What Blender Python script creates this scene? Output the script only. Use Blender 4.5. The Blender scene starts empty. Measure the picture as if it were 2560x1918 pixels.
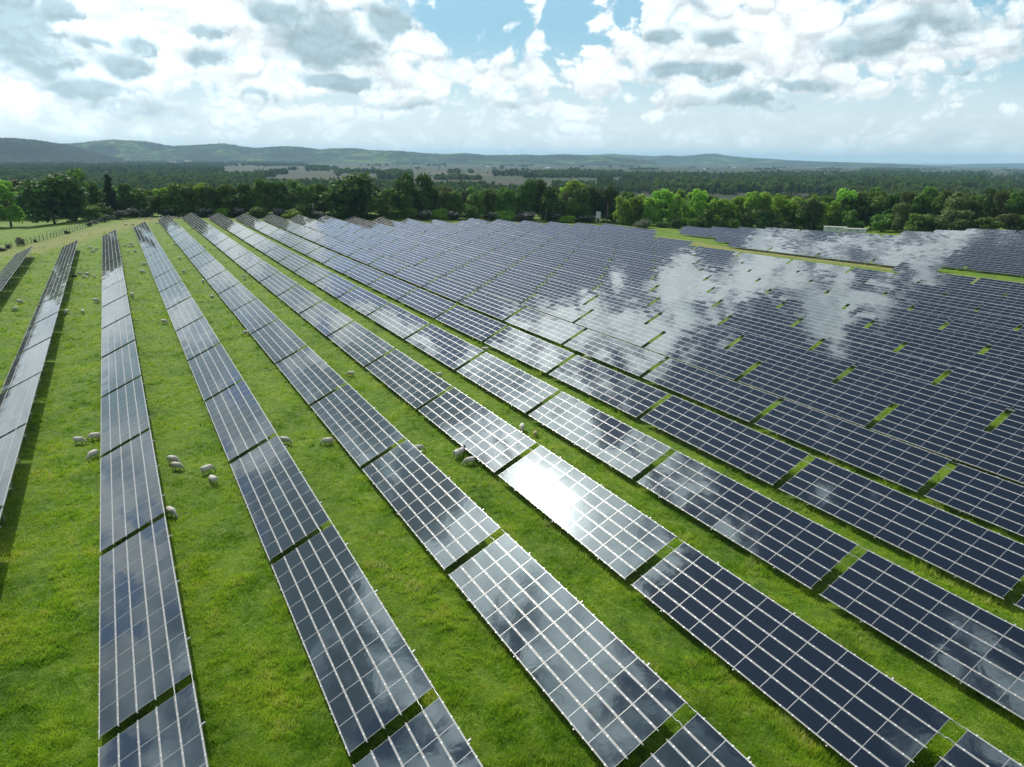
import bpy, bmesh, math, random
import numpy as np
from math import radians, sin, cos, pi
from mathutils import Vector, Matrix, Euler

# ------------------------------------------------------------------ camera, sky, sun
SC = bpy.context.scene
W0, H0PX = 2560, 1918
F, YAW, PITCH, ROLL = 1773.87, 0.504585, -0.306144, -0.0095478
CAMZ = 30.0
def _basis():
    Fw = np.array([sin(YAW) * cos(PITCH), cos(YAW) * cos(PITCH), sin(PITCH)])
    R = np.array([cos(YAW), -sin(YAW), 0.]); D = np.cross(Fw, R)
    c, s = cos(ROLL), sin(ROLL)
    return np.array([c * R + s * D, -s * R + c * D, Fw])
CB = _basis()
cam_d = bpy.data.cameras.new('camera'); cam = bpy.data.objects.new('camera', cam_d)
SC.collection.objects.link(cam)
cam.matrix_world = Matrix(((CB[0][0], -CB[1][0], -CB[2][0], 0), (CB[0][1], -CB[1][1], -CB[2][1], 0),
                           (CB[0][2], -CB[1][2], -CB[2][2], CAMZ), (0, 0, 0, 1)))
cam_d.sensor_width = 36; cam_d.lens = F / W0 * 36; cam_d.clip_start = .5; cam_d.clip_end = 120000
SC.camera = cam
SUN_AZ, SUN_EL = -4.2, 41.0            # azimuth from +Y towards +X
SKY_STRENGTH, CLOUD_GAIN, SUN_STRENGTH, EXPOSURE = .135, .92, 4.1, 0.0
SC.view_settings.view_transform = 'Standard'; SC.view_settings.look = 'None'
SC.view_settings.exposure = EXPOSURE; SC.view_settings.gamma = 1
SC.cycles.max_bounces = 6; SC.cycles.diffuse_bounces = 2; SC.cycles.glossy_bounces = 3
SC.cycles.transmission_bounces = 3; SC.cycles.transparent_max_bounces = 8; SC.cycles.volume_bounces = 0
SC.cycles.sample_clamp_indirect = 4.0
SC.cycles.use_denoising = True


def vnoise(shape, ny, nx, rng, ox=0):
    """smooth value noise, periodic in x"""
    H, Wd = shape
    g = rng.random((ny + 2, nx)).astype(np.float32)
    x = np.arange(Wd, dtype=np.float32) * nx / Wd
    y = np.arange(H, dtype=np.float32) * ny / H
    xi = x.astype(int); fx = x - xi; fx = fx * fx * (3 - 2 * fx)
    yi = y.astype(int); fy = (y - yi); fy = (fy * fy * (3 - 2 * fy))[:, None]
    r = g[:, xi % nx] * (1 - fx) + g[:, (xi + 1) % nx] * fx
    return r[yi] * (1 - fy) + r[yi + 1] * fy


def fbm(shape, ny, nx, octs, seed, gain=.5, billow=False):
    rng = np.random.default_rng(seed)
    out = np.zeros(shape, np.float32); a = 1.; t = 0.
    for o in range(octs):
        n = vnoise(shape, ny << o, nx << o, rng)
        if billow: n = np.minimum(1, 1.7 * np.abs(2 * n - 1))
        out += a * n; t += a; a *= gain
    return out / t


def gauss(AZ, EL, lst):
    s = np.zeros(AZ.shape, np.float32)
    for a, e, ra, re, w in lst:
        m = (np.abs(AZ - a) < 3.2 * ra) & (np.abs(EL - e) < 3.2 * re)
        ys = np.where(m.any(1))[0]; xs = np.where(m.any(0))[0]
        if not len(ys): continue
        sl = (slice(ys[0], ys[-1] + 1), slice(xs[0], xs[-1] + 1))
        q = ((AZ[sl] - a) / ra) ** 2 + ((EL[sl] - e) / re) ** 2
        s[sl] = np.maximum(s[sl], w * np.exp(-q * .8))
    return s


SG=[(-3.3,6.8,1.8,2.3,1),(7.5,8.3,1.4,0.5,0.8),(7.3,6.6,1.9,0.8,1),(12.2,9.3,2.4,0.9,0.8),(14.5,7.5,3.1,1.3,1),(15.5,5.2,2.7,0.6,1),(19.3,9.0,1.1,1.0,0.9),(2.2,5.2,1.7,0.7,0.9),(3.1,6.7,1.1,0.8,0.8),(-0.7,8.3,1.0,0.7,0.8),(-0.1,3.7,4.1,0.5,0.7),(3.8,2.9,6.8,0.8,0.45),(9.8,4.2,1.6,0.4,0.6),(0.8,6.5,1.4,0.4,0.6),(40.3,8.1,1.3,0.4,0.9),(43.5,8.0,1.2,0.5,0.8),(41.9,5.9,3.1,0.5,0.9),(49.3,5.3,2.1,0.4,0.8),(48.0,3.8,4.4,0.7,0.8),(58.4,5.7,0.9,0.3,0.7),(53.5,7.5,3.5,0.7,0.55),(29.6,3.8,1.8,0.4,0.5),(20.0,3.7,2.1,0.4,0.5),(56.1,8.5,3.3,0.7,0.4),(60.0,2.0,5.4,1.2,0.35)]
SW=[(5.8,8.9,10.0,3.0,1),(-2.0,3.4,6.1,1.0,0.6),(8.1,5.1,8.2,1.5,0.7),(17.6,6.7,3.5,2.3,0.8),(21.1,7.8,3.2,1.2,0.9),(20.4,4.9,4.7,1.6,0.8),(27.8,5.6,2.7,1.9,0.9),(30.5,5.1,2.1,1.6,0.9),(31.8,8.0,1.5,0.5,1.1),(30.1,10.0,0.7,1.1,0.8),(31.8,10.7,1.2,0.3,0.7),(35.6,9.6,0.8,1.0,0.9),(40.2,9.3,1.9,1.7,1.1),(43.1,8.2,4.1,2.2,1.1),(47.5,8.8,4.1,2.4,1.1),(36.9,7.0,2.3,1.6,1),(34.6,5.6,2.6,1.6,1),(32.9,3.7,3.6,0.8,0.8),(55.6,6.5,2.3,0.8,1),(53.1,5.0,2.2,0.6,1),(57.2,8.9,4.3,1.4,0.6),(60.3,7.5,2.1,1.3,1),(39.7,3.6,1.7,0.6,1),(43.1,4.2,2.0,0.8,1),(49.2,6.2,3.1,1.5,0.9),(11.7,3.1,5.7,0.7,0.5),(61.5,3.1,1.9,0.5,0.6),(22.9,10.2,0.6,0.7,0.6)]
SB=[(25.7,9.3,3.2,1.5,1.1),(33.0,9.3,2.3,2.0,1.1),(28.5,7.8,1.6,1.0,0.8),(37.9,10.1,1.1,1.0,0.6),(3.5,9.4,1.1,0.3,0.7),(24.9,8.0,1.8,0.8,0.4),(62.6,3.8,3.0,1.4,0.5)]
# clouds above the frame, known from their reflections in the modules: white, grey, blue gaps
HW=[(-6,44,8,5,1.0),(-14,36,6,3,.9),(3,36,4,2.2,.8),(2.5,22.5,2.8,2.0,1.5),(-.5,18.5,1.8,1.1,1.3),(4.3,11.3,2.4,1.4,1.5),(8,29.5,2.6,1.8,1.3),(11,33.5,3,1.8,1),(16,36,4,2,1.05),(22,38.5,4,2,1.1),(27,40,3,1.6,.8),(31,45.5,2.6,1.8,1.05),(35.5,46.5,2.4,1.6,1.),(41,44.5,2.6,1.6,1.0),(33,60,2.5,1.2,.7),(-20,37,4,3,.9),(-30,10,9,5,.8),(-12,5,10,4,.9),(-16,14,6,4,.8),(-34,17,8,4,.8),(-17,48,6,3,.8)]
HG=[(-22,26,9,6,1.),(-6,20,5,6,.9),(-1,28,4,4,.7),(-28,34,8,4,.8),(-12,30,5,4,.9),(0,15,4,3,.7),(-10,12,6,4,.6),(-24,44,6,3,.6),(-25,58,9,4,.5)]
HB=[(12,20,7,5,1.6),(10,25.5,6,3,1.5),(20,27,7,4,1.4),(22,30,8,5,1.2),(33,34,10,6,1.2),(20,50,12,7,1.2),(40,62,25,10,1.2),(18,44,8,3,1.0),(46,54,12,6,1.2),(-32,27,3.5,3,1.0),(-17,41,2,1.5,.5),(-26,14.5,3,1.8,1.15),(-21,21,3,1.8,1.0),(-14,8.5,2.6,1.1,1.0),(-24,8.5,3,1.2,.9),(-34,21,3,2,1.1),(-30,35,3,1.6,1.0),(-18,15,2,1.2,.9),(-9,16,2.4,1.4,.8),(0,62,14,8,.9)]


def make_sky(SUN_AZ, SUN_EL, Wd=5120):
    Hh = Wd // 4
    az = (np.arange(Wd, dtype=np.float32) + .5) / Wd * 360 - 90
    az = np.where(az > 180, az - 360, az)
    el = (np.arange(Hh, dtype=np.float32) + .5) / Hh * 90
    AZ = np.repeat(az[None, :], Hh, 0); EL = np.repeat(el[:, None], Wd, 1)
    sh = (Hh, Wd)
    # domain warp
    w1 = fbm(sh, 24, 96, 5, 11) - .5; w2 = fbm(sh, 24, 96, 5, 12) - .5
    base = fbm(sh, 40, 130, 7, 5, .55)
    puff = fbm(sh, 60, 170, 6, 7, .55, True)
    def warp(f, k):
        yy = np.clip((np.arange(Hh)[:, None] + w1 * k * Wd / 360), 0, Hh - 1).astype(int)
        xx = (np.arange(Wd)[None, :] + w2 * k * 1.6 * Wd / 360).astype(int) % Wd
        return f[yy, xx]
    base = warp(base, 2.2); puff = warp(puff, 1.2)
    low = np.clip(1 - EL / 14, 0, 1)
    AZw = AZ + w2 * 3.4 + (puff - .5) * 1.0; ELw = EL + w1 * 1.6 - (puff - .5) * .5
    hiA = AZ + w2 * 14 + (puff - .6) * 3; hiE = EL + w1 * 10 + (base - .5) * 3
    def field(lo, hi): 
        # gaussians evaluated on the regular grid, then warped by the noise
        a = gauss(AZ, EL, lo); b = gauss(AZ, EL, hi)
        yy = np.clip(np.arange(Hh)[:, None] + (ELw - EL) * Hh / 90, 0, Hh - 1).astype(int)
        xx = (np.arange(Wd)[None, :] + (AZw - AZ) * Wd / 360).astype(int) % Wd
        yh = np.clip(np.arange(Hh)[:, None] + (hiE - EL) * Hh / 90, 0, Hh - 1).astype(int)
        xh = (np.arange(Wd)[None, :] + (hiA - AZ) * Wd / 360).astype(int) % Wd
        return np.maximum(a[yy, xx], b[yh, xh])
    fw = field(SW, HW); fg = field(SG, HG); fb = field(SB, HB)
    ss = lambda x, a, b: (lambda t: t * t * (3 - 2 * t))(np.clip((x - a) / (b - a), 0, 1))
    gen = ss(fbm(sh, 7, 28, 4, 21), .42, .62) * ss(EL, 10, 22)     # cloudiness away from the known part
    gen *= .55 + .45 * ss(np.abs(AZ - 15), 45, 70)
    D = .46 * fw + .40 * fg + .34 * gen - .62 * fb + .60 * (base - .5) + .46 * (puff - .5) + .02 + .04 * low - .17 * np.exp(-((EL - 3.6) / 2.3) ** 2)
    alpha = ss(D + .10 * (fbm(sh, 160, 620, 4, 41, .6) - .5), .0, .20)
    big = fbm(sh, 22, 60, 4, 33) - .5
    Gd = 1.15 * fg + .7 * (base - .5) + .25 * (.5 - puff) + .10 * gen + .9 * big
    grey = ss(Gd, .04, .70) * ss(D, .0, .2)
    # relief: lit rims up and towards the sun, darker undersides
    def rel(px, py, f): return f - np.roll(np.roll(f, px, 1), -py, 0)
    sd = np.sign(SUN_AZ - AZ).astype(np.float32)
    Q = .8 * puff + .5 * base + .35 * D
    r = rel(0, 4, Q) * 1.5 + rel(0, 12, Q) * 1.1 + rel(0, 26, D) * .9 + rel(7, 0, Q) * -.5
    r = np.clip(r * .8, -.45, .45)
    d2 = (AZ - SUN_AZ) ** 2 * np.cos(np.radians(EL)) ** 2 + (EL - SUN_EL) ** 2
    dist = np.sqrt(d2)
    near = np.exp(-dist / 26.)
    white = 1.16 + .5 * near + .35 * ss(-AZ, -12, 6) * np.clip(1 - EL / 40, 0, 1) + .30 * r * (.5 + .5 * alpha)
    boost = 1 + 2.1 * ss(EL, 16, 30) * ss(-np.abs(AZ - 10), -62, -45)
    lum = white * boost * (1 - grey) + (.50 * white + .12) * grey
    lum = lum * (1 - .62 * ss(np.abs(AZ - 12), 58, 100))          # clouds away from the sun are duller
    lum = lum * (.94 + .30 * (puff - .5) * (1 - .5 * grey))
    # horizon veil
    veil = np.exp(-(EL / 2.6) ** 1.6) * .80
    tint = np.stack([.90 - .24 * grey, .975 - .08 * grey, 1.0 + 0 * grey], -1)
    col = lum[..., None] * tint
    vcol = np.array([.80, .93, .95], np.float32) * (1.22 - .30 * ss(AZ, 10, 60))[..., None]
    col = col * (1 - veil[..., None] * .8) + vcol * veil[..., None] * .8
    lowb = .80 * ss(-EL, -17, -9)          # pale cyan air low in the sky
    th = (1 - alpha * .97)[..., None]; gq = ss(EL, 2.5, 9)[..., None]; bl = np.array([.72, .89, .95], np.float32) * (1 - gq) + np.array([.33, .65, .81], np.float32) * gq
    kb = ((1 - alpha) * lowb * (1 - veil))[..., None] / np.maximum(1e-3, 1 - (1 - alpha * .97) * (1 - veil) * (1 - lowb))[..., None]
    col = col * (1 - kb) + bl * kb
    a = 1 - (1 - alpha * .97) * (1 - veil) * (1 - lowb)
    # thin bright cloud round the sun
    glow = 6.5 * np.exp(-(dist / 3.3) ** 2) * (.35 + .65 * alpha * (1 - .4 * grey)) + 3.4 * np.exp(-dist / 6.) * (.05 + 1.3 * alpha * (1 - .7 * grey))
    col = col + (glow / np.maximum(a, .2))[..., None] * np.array([1., .97, .92], np.float32)
    out = np.zeros((Wd // 2, Wd, 4), np.float32)
    out[Hh:, :, :3] = col; out[Hh:, :, 3] = a
    out[:Hh, :, :3] = np.array([.25, .30, .28]); out[:Hh, :, 3] = .9   # below the horizon (never seen directly)
    return out


def build_world():
    w = bpy.data.worlds.new('World'); SC.world = w; w.use_nodes = True
    nt = w.node_tree; nt.nodes.clear(); N = nt.nodes.new; L = nt.links.new
    arr = make_sky(SUN_AZ, SUN_EL)
    def img(name, a4):
        im = bpy.data.images.new(name, a4.shape[1], a4.shape[0], alpha=True, float_buffer=True)
        im.colorspace_settings.name = 'Linear Rec.709'; im.alpha_mode = 'NONE'
        im.pixels.foreach_set(np.ascontiguousarray(a4, dtype=np.float32).ravel()); im.update(); im.pack(); return im
    al = arr[..., 3:4].copy()
    i1 = img('cloud_light', np.concatenate([arr[..., :3], np.ones_like(al)], -1))
    i2 = img('cloud_cover', np.concatenate([al, al, al, np.ones_like(al)], -1))
    out = N('ShaderNodeOutputWorld')
    sky = N('ShaderNodeTexSky'); sky.sky_type = 'NISHITA'; sky.sun_disc = False
    sky.sun_elevation = radians(SUN_EL); sky.sun_rotation = radians(SUN_AZ)
    sky.altitude = 100; sky.air_density = 1; sky.dust_density = .25; sky.ozone_density = 2.0
    geo = N('ShaderNodeTexCoord'); e = []
    for im in (i1, i2):
        env = N('ShaderNodeTexEnvironment'); env.image = im; L(geo.outputs['Generated'], env.inputs[0]); e.append(env)
    b1 = N('ShaderNodeBackground'); b1.inputs[1].default_value = SKY_STRENGTH; L(sky.outputs[0], b1.inputs[0])
    b2 = N('ShaderNodeBackground'); b2.inputs[1].default_value = CLOUD_GAIN; L(e[0].outputs[0], b2.inputs[0])
    mx = N('ShaderNodeMixShader'); L(e[1].outputs[0], mx.inputs[0]); L(b1.outputs[0], mx.inputs[1]); L(b2.outputs[0], mx.inputs[2])
    L(mx.outputs[0], out.inputs[0])
    w.cycles.sampling_method = 'MANUAL'; w.cycles.sample_map_resolution = 1024
build_world()

sun_d = bpy.data.lights.new('sun', 'SUN'); sun = bpy.data.objects.new('sun', sun_d); SC.collection.objects.link(sun)
sun_d.energy = SUN_STRENGTH; sun_d.angle = radians(.5); sun_d.color = (1, .95, .87)
SV = Vector((sin(radians(SUN_AZ)) * cos(radians(SUN_EL)), cos(radians(SUN_AZ)) * cos(radians(SUN_EL)), sin(radians(SUN_EL))))
sun.rotation_euler = SV.to_track_quat('Z', 'Y').to_euler(); sun.location = (0, 0, 200)

# ------------------------------------------------------------------ terrain and measuring helpers
P_ROW, X4, PIT, GAP, TILT = 11.15318, 17.93944, 20.64774, .87040, 0.4418
Y4, YS1, YS2 = 41.75083, -7.16802, .0012187
COEF = [-29.17798, 1.52549, -2.24763, 2.04096, -0.62642, -0.1915, 0.6402, -2.75222, 1.46121, -1.15408, 0.72923, -0.35889, 0.57105, -0.32957, 0.01081]
PW = [(i, j) for i in range(5) for j in range(5) if 0 < i + j <= 4]
LOWH = .75                      # height of a table's lower edge above the grass
def low_edge(x, y):
    """height of the lower table edges over the field (smooth fit)"""
    X = np.asarray(x, float) / 100; Y = np.asarray(y, float) / 200
    z = COEF[0] * np.ones_like(X)
    for c, (i, j) in zip(COEF[1:], PW): z = z + c * X ** i * Y ** j
    return z + CAMZ
def sst(t): t = np.clip(t, 0, 1); return t * t * (3 - 2 * t)
PLAIN = -20.0
def rownum(x): return (np.asarray(x, float) - X4) / P_ROW + 4
def row_x(r): return X4 + P_ROW * (r - 4)
def row_y(r, k): return Y4 + YS1 * (r - 4) + YS2 * (r - 4) ** 2 + k * PIT
def ground(x, y):
    x = np.asarray(x, float); y = np.asarray(y, float)
    # clip into the region where the fit is valid
    xmax = np.interp(y, [0, 100, 200, 300], [250, 270, 345, 345]); ymax = 430 - np.clip(x, 0, 300) * .45
    xc = np.clip(x, -35, xmax); yc = np.clip(y, 35, ymax)
    z = low_edge(xc, yc) - LOWH
    # beyond the field the land falls to the plain
    d = np.hypot(np.maximum(0, np.maximum(-60 - x, x - 420)), np.maximum(0, y - (450 - np.clip(x, -60, 420) * .45)))
    d = d + np.maximum(0, -400 - y)
    t = sst(d / 420.)
    z = z * (1 - t) + PLAIN * t
    # the meadow left of the fence dips gently
    dl = np.maximum(0, -24 + (y - 300) * .21 - x) * (y > 150) * (x < 30)
    return z - 2.2 * sst(dl / 45.) * (1 - t)
def ray(u, v):
    d = CB.T @ np.array([u - 1280., v - 959., F]); return d / np.linalg.norm(d)
def at(u, v, h=0.):
    """the point of the ground (plus h) seen at photo pixel (u, v)"""
    d = ray(u, v); t = 30. / max(-d[2], 1e-4)
    for _ in range(80):
        q = d * t; zg = float(ground(q[0], q[1])) + h
        t += (q[2] + CAMZ - zg) / max(-d[2], .004) * .5
        t = max(t, 5.)
    q = d * t
    return Vector((q[0], q[1], float(ground(q[0], q[1]))))
def at_far(u, v, z=PLAIN):
    d = ray(u, v); t = (z - CAMZ) / min(d[2], -1e-4); return Vector((d[0] * t, d[1] * t, z))
def project(P):
    c = CB @ (np.asarray(P, float) - np.array([0, 0, CAMZ])); return 1280 + F * c[0] / c[2], 959 + F * c[1] / c[2], c[2]

# ------------------------------------------------------------------ object helpers
COL = SC.collection
def setp(o, label=None, cat=None, group=None, kind=None):
    if label: o['label'] = label
    if cat: o['category'] = cat
    if group: o['group'] = group
    if kind: o['kind'] = kind
    return o
def empty(name, loc, rot=(0, 0, 0), size=.5):
    o = bpy.data.objects.new(name, None); o.location = loc; o.rotation_euler = rot; o.empty_display_size = size
    COL.objects.link(o); return o
def link(name, me, parent=None, loc=(0, 0, 0), rot=(0, 0, 0), scale=(1, 1, 1)):
    o = bpy.data.objects.new(name, me); o.location = loc; o.rotation_euler = rot; o.scale = scale
    if parent: o.parent = parent
    COL.objects.link(o); return o
class MB:
    """collects faces for ONE mesh"""
    def __init__(s): s.v = []; s.f = []; s.m = []
    def quad(s, a, b, c, d, m=0):
        n = len(s.v); s.v += [a, b, c, d]; s.f.append((n, n + 1, n + 2, n + 3)); s.m.append(m)
    def tri(s, a, b, c, m=0):
        n = len(s.v); s.v += [a, b, c]; s.f.append((n, n + 1, n + 2)); s.m.append(m)
    def box(s, x0, x1, y0, y1, z0, z1, m=0, T=None, top=None, bottom=True):
        c = [(x0, y0, z0), (x1, y0, z0), (x1, y1, z0), (x0, y1, z0), (x0, y0, z1), (x1, y0, z1), (x1, y1, z1), (x0, y1, z1)]
        if T: c = [T(q) for q in c]
        n = len(s.v); s.v += c
        fs = [(0, 1, 5, 4), (1, 2, 6, 5), (2, 3, 7, 6), (3, 0, 4, 7), (4, 5, 6, 7)] + ([(3, 2, 1, 0)] if bottom else [])
        for i, f in enumerate(fs):
            s.f.append(tuple(n + k for k in f)); s.m.append(top if (top is not None and i == 4) else m)
    def tube(s, pts, rad, seg=6, m=0, cap=True):
        pts = [Vector(p) for p in pts]; n0 = len(s.v)
        rad = rad if hasattr(rad, '__len__') else [rad] * len(pts)
        for i, p in enumerate(pts):
            d = (pts[min(i + 1, len(pts) - 1)] - pts[max(i - 1, 0)]).normalized()
            a = d.cross(Vector((0, 0, 1)) if abs(d.z) < .9 else Vector((1, 0, 0))).normalized(); b = d.cross(a)
            for k in range(seg):
                t = 2 * pi * k / seg; s.v.append(tuple(p + (a * cos(t) + b * sin(t)) * rad[i]))
        for i in range(len(pts) - 1):
            for k in range(seg):
                a0 = n0 + i * seg + k; a1 = n0 + i * seg + (k + 1) % seg
                s.f.append((a0, a1, a1 + seg, a0 + seg)); s.m.append(m)
        if cap:
            s.f.append(tuple(n0 + k for k in range(seg))[::-1]); s.m.append(m)
            s.f.append(tuple(n0 + (len(pts) - 1) * seg + k for k in range(seg))); s.m.append(m)
    def mesh(s, name, mats, smooth=False):
        me = bpy.data.meshes.new(name); me.from_pydata(s.v, [], s.f)
        for m in (mats if isinstance(mats, (list, tuple)) else [mats]): me.materials.append(m)
        me.polygons.foreach_set('material_index', s.m)
        if smooth: me.polygons.foreach_set('use_smooth', [True] * len(s.f))
        me.update(); return me
def tri_mesh(name, V, mats, mat_idx=None, quads=False):
    """fast mesh from an (n, 3 or 4, 3) array of separate faces"""
    n, k = V.shape[0], V.shape[1]
    me = bpy.data.meshes.new(name); me.vertices.add(n * k); me.vertices.foreach_set('co', V.reshape(-1).astype(np.float32))
    me.loops.add(n * k); me.loops.foreach_set('vertex_index', np.arange(n * k, dtype=np.int32))
    me.polygons.add(n); me.polygons.foreach_set('loop_start', np.arange(0, n * k, k, dtype=np.int32))
    for m in (mats if isinstance(mats, (list, tuple)) else [mats]): me.materials.append(m)
    if mat_idx is not None: me.polygons.foreach_set('material_index', mat_idx.astype(np.int32))
    me.update(calc_edges=True); return me
ONES = ['', 'first', 'second', 'third', 'fourth', 'fifth', 'sixth', 'seventh', 'eighth', 'ninth', 'tenth', 'eleventh', 'twelfth',
        'thirteenth', 'fourteenth', 'fifteenth', 'sixteenth', 'seventeenth', 'eighteenth', 'nineteenth']
TENS = {2: 'twenty', 3: 'thirty', 4: 'forty', 5: 'fifty', 6: 'sixty', 7: 'seventy', 8: 'eighty', 9: 'ninety'}
def nth(n):
    if n < 20: return ONES[n]
    if n % 10 == 0: return TENS[n // 10][:-1] + 'ieth'
    return TENS[n // 10] + '-' + ONES[n % 10]

# ------------------------------------------------------------------ materials
def new_mat(name):
    m = bpy.data.materials.new(name); m.use_nodes = True; nt = m.node_tree; nt.nodes.clear()
    out = nt.nodes.new('ShaderNodeOutputMaterial'); return m, nt, nt.nodes.new, nt.links.new, out
def ramp(N, cols):
    r = N('ShaderNodeValToRGB'); e = r.color_ramp.elements
    e[0].position = cols[0][0]; e[0].color = (*cols[0][1], 1); e[1].position = cols[-1][0]; e[1].color = (*cols[-1][1], 1)
    for p, c in cols[1:-1]: q = e.new(p); q.color = (*c, 1)
    return r
def noise(N, L, scale, detail=4, rough=.55, vec=None, dist=0.):
    n = N('ShaderNodeTexNoise'); n.inputs['Scale'].default_value = scale; n.inputs['Detail'].default_value = detail
    n.inputs['Roughness'].default_value = rough; n.inputs['Distortion'].default_value = dist
    if vec is not None: L(vec, n.inputs['Vector'])
    return n
def mixc(N, L, fac, a, b, mode='MIX'):
    m = N('ShaderNodeMix'); m.data_type = 'RGBA'; m.blend_type = mode
    for s, x in ((0, fac), (6, a), (7, b)):
        if hasattr(x, 'is_linked') or hasattr(x, 'links'): L(x, m.inputs[s])
        elif s == 0: m.inputs[0].default_value = x
        else: m.inputs[s].default_value = (*x, 1)
    return m.outputs[2]
def simple_mat(name, col, rough=.6, metal=0., var=.12, scale=6., spec=.5, bump=0.):
    m, nt, N, L, out = new_mat(name)
    b = N('ShaderNodeBsdfPrincipled'); L(b.outputs[0], out.inputs[0])
    tc = N('ShaderNodeTexCoord'); n = noise(N, L, scale, 5, .6, tc.outputs['Object'])
    c = ramp(N, [(.25, tuple(x * (1 - var) for x in col)), (.75, tuple(min(1, x * (1 + var)) for x in col))])
    L(n.outputs[0], c.inputs[0]); L(c.outputs[0], b.inputs['Base Color'])
    b.inputs['Roughness'].default_value = rough; b.inputs['Metallic'].default_value = metal
    b.inputs['Specular IOR Level'].default_value = spec
    if bump:
        bm = N('ShaderNodeBump'); bm.inputs['Distance'].default_value = bump; L(n.outputs[0], bm.inputs['Height']); L(bm.outputs[0], b.inputs['Normal'])
    return m

# ---- module glass: dark film, reflective, a faint waviness like real laminated glass
def glass_mat():
    m, nt, N, L, out = new_mat('module_glass')
    b = N('ShaderNodeBsdfPrincipled'); L(b.outputs[0], out.inputs[0])
    oi = N('ShaderNodeObjectInfo'); tc = N('ShaderNodeTexCoord'); geo = N('ShaderNodeNewGeometry')
    n = noise(N, L, .55, 2, .5, geo.outputs['Position'])
    isl = geo.outputs['Random Per Island']
    c = ramp(N, [(0, (.006, .009, .014)), (.5, (.008, .012, .018)), (1, (.011, .015, .021))]); L(isl, c.inputs[0])
    # thin dust and rain streaks
    mp = N('ShaderNodeMapping'); mp.inputs['Scale'].default_value = (2.5, 14., 2.5); L(tc.outputs['Object'], mp.inputs[0])
    d = noise(N, L, 1.2, 6, .65, mp.outputs[0]); dr = ramp(N, [(.45, (0, 0, 0)), (.85, (.035, .035, .035))]); L(d.outputs[0], dr.inputs[0])
    L(mixc(N, L, dr.outputs[0], c.outputs[0], (.22, .21, .19)), b.inputs['Base Color'])
    b.inputs['Specular Tint'].default_value = (.80, .97, 1, 1); b.inputs['Sheen Weight'].default_value = .35; b.inputs['Sheen Roughness'].default_value = .25; b.inputs['Sheen Tint'].default_value = (.8, .78, .74, 1)
    b.inputs['Roughness'].default_value = .05; b.inputs['IOR'].default_value = 1.62
    w1 = noise(N, L, 1.1, 2, .5, geo.outputs['Position'], .6)
    bm = N('ShaderNodeBump'); bm.inputs['Strength'].default_value = 1; bm.inputs['Distance'].default_value = .0030
    L(w1.outputs[0], bm.inputs['Height']); L(bm.outputs[0], b.inputs['Normal'])
    return m
M_GLASS = glass_mat()
M_FRAME = simple_mat('anodised_frame', (.40, .40, .39), .38, .35, .05, 3.)
M_RAIL = simple_mat('aluminium_rail', (.37, .36, .34), .65, .0, .06, 4.)
M_CLAMP = simple_mat('clamp_metal', (.62, .61, .59), .35, .2, .03, 8.)
M_STEEL = simple_mat('galvanised_steel', (.42, .43, .43), .5, .6, .15, 8.)
M_BACK = simple_mat('module_backsheet', (.10, .10, .11), .6, 0, .1, 4.)
M_CABLE = simple_mat('black_cable', (.05, .05, .055), .5, 0, .1, 8.)

NCOL, NROW, MW, SEAM, TLEN = 10, 5, .966, .0775, PIT - GAP
MPY = TLEN / NCOL
ct, st = cos(TILT), sin(TILT)
def S(w, y, h): return (w * ct - h * st, y, LOWH + w * st + h * ct)
def mod_faces(mb, w0, y0, T, dn=(0, 0), g=.005):
    """one framed module on plane T; dn = small tilt"""
    fr = .014; w1 = w0 + MW; ya, yb = y0 + g, y0 + MPY - g
    cw, cy = (w0 + w1) / 2, (ya + yb) / 2
    def q(w, y, h): return T(w, y, h + (w - cw) * dn[0] + (y - cy) * dn[1])
    mb.box(w0, w1, ya, yb, -.038, -.001, 1, lambda c: q(*c), bottom=False)
    del mb.f[-1]; del mb.m[-1]                       # the top is the ring and the glass
    mb.quad(q(w0, ya, -.036), q(w0, yb, -.036), q(w1, yb, -.036), q(w1, ya, -.036), 2)
    o = [(w0, ya), (w1, ya), (w1, yb), (w0, yb)]; i = [(w0 + fr, ya + fr), (w1 - fr, ya + fr), (w1 - fr, yb - fr), (w0 + fr, yb - fr)]
    for k in range(4):
        a, b = o[k], o[(k + 1) % 4]; c, d = i[(k + 1) % 4], i[k]
        mb.quad(q(*a, -.001), q(*b, -.001), q(*c, -.001), q(*d, -.001), 1)
    mb.quad(*[q(*c, -.0035) for c in i], 0)
W_OF = [.035 + i * (MW + SEAM) for i in range(NROW)]
RAIL_W = [.0] + [W_OF[i] + MW + SEAM / 2 for i in range(4)] + [5.205]
def rail_faces(mb, w, T, edge=0, clamps=True):
    hw = .026
    mb.box(w - hw, w + hw, -.13, TLEN + .13, -.10, -.012, 0, lambda c: T(*c))
    if clamps:
        for j in range(NCOL):
            for fy in (.22, .78):
                y = (j + fy) * MPY
                mb.box(w - .046, w + .046, y - .045, y + .045, -.011, .008, 1, lambda c: T(*c), bottom=False)
def leg_pts(j): return (1.65 + 3.35 * j) * MPY
def support_faces(mb, T, m=0):
    for j in range(3):
        y = leg_pts(j)
        mb.box(-.12, 5.42, y - .035, y + .035, -.20, -.105, m, lambda c: T(*c))
def leg_faces(mb, w, y, m=0):
    x, yy, z = S(w, y, -.2)
    mb.box(x - .05, x + .05, y - .05, y + .05, -.5, z + .02, m)
rng = random.Random(4)
Mid = [M_GLASS, M_FRAME, M_BACK]
SG_ = .0030
def single_module(i):
    mb = MB(); mod_faces(mb, -MW / 2, -MPY / 2, lambda w, y, h: (w, y, h)); return mb.mesh('module', Mid)
MOD = single_module(0)
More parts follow.
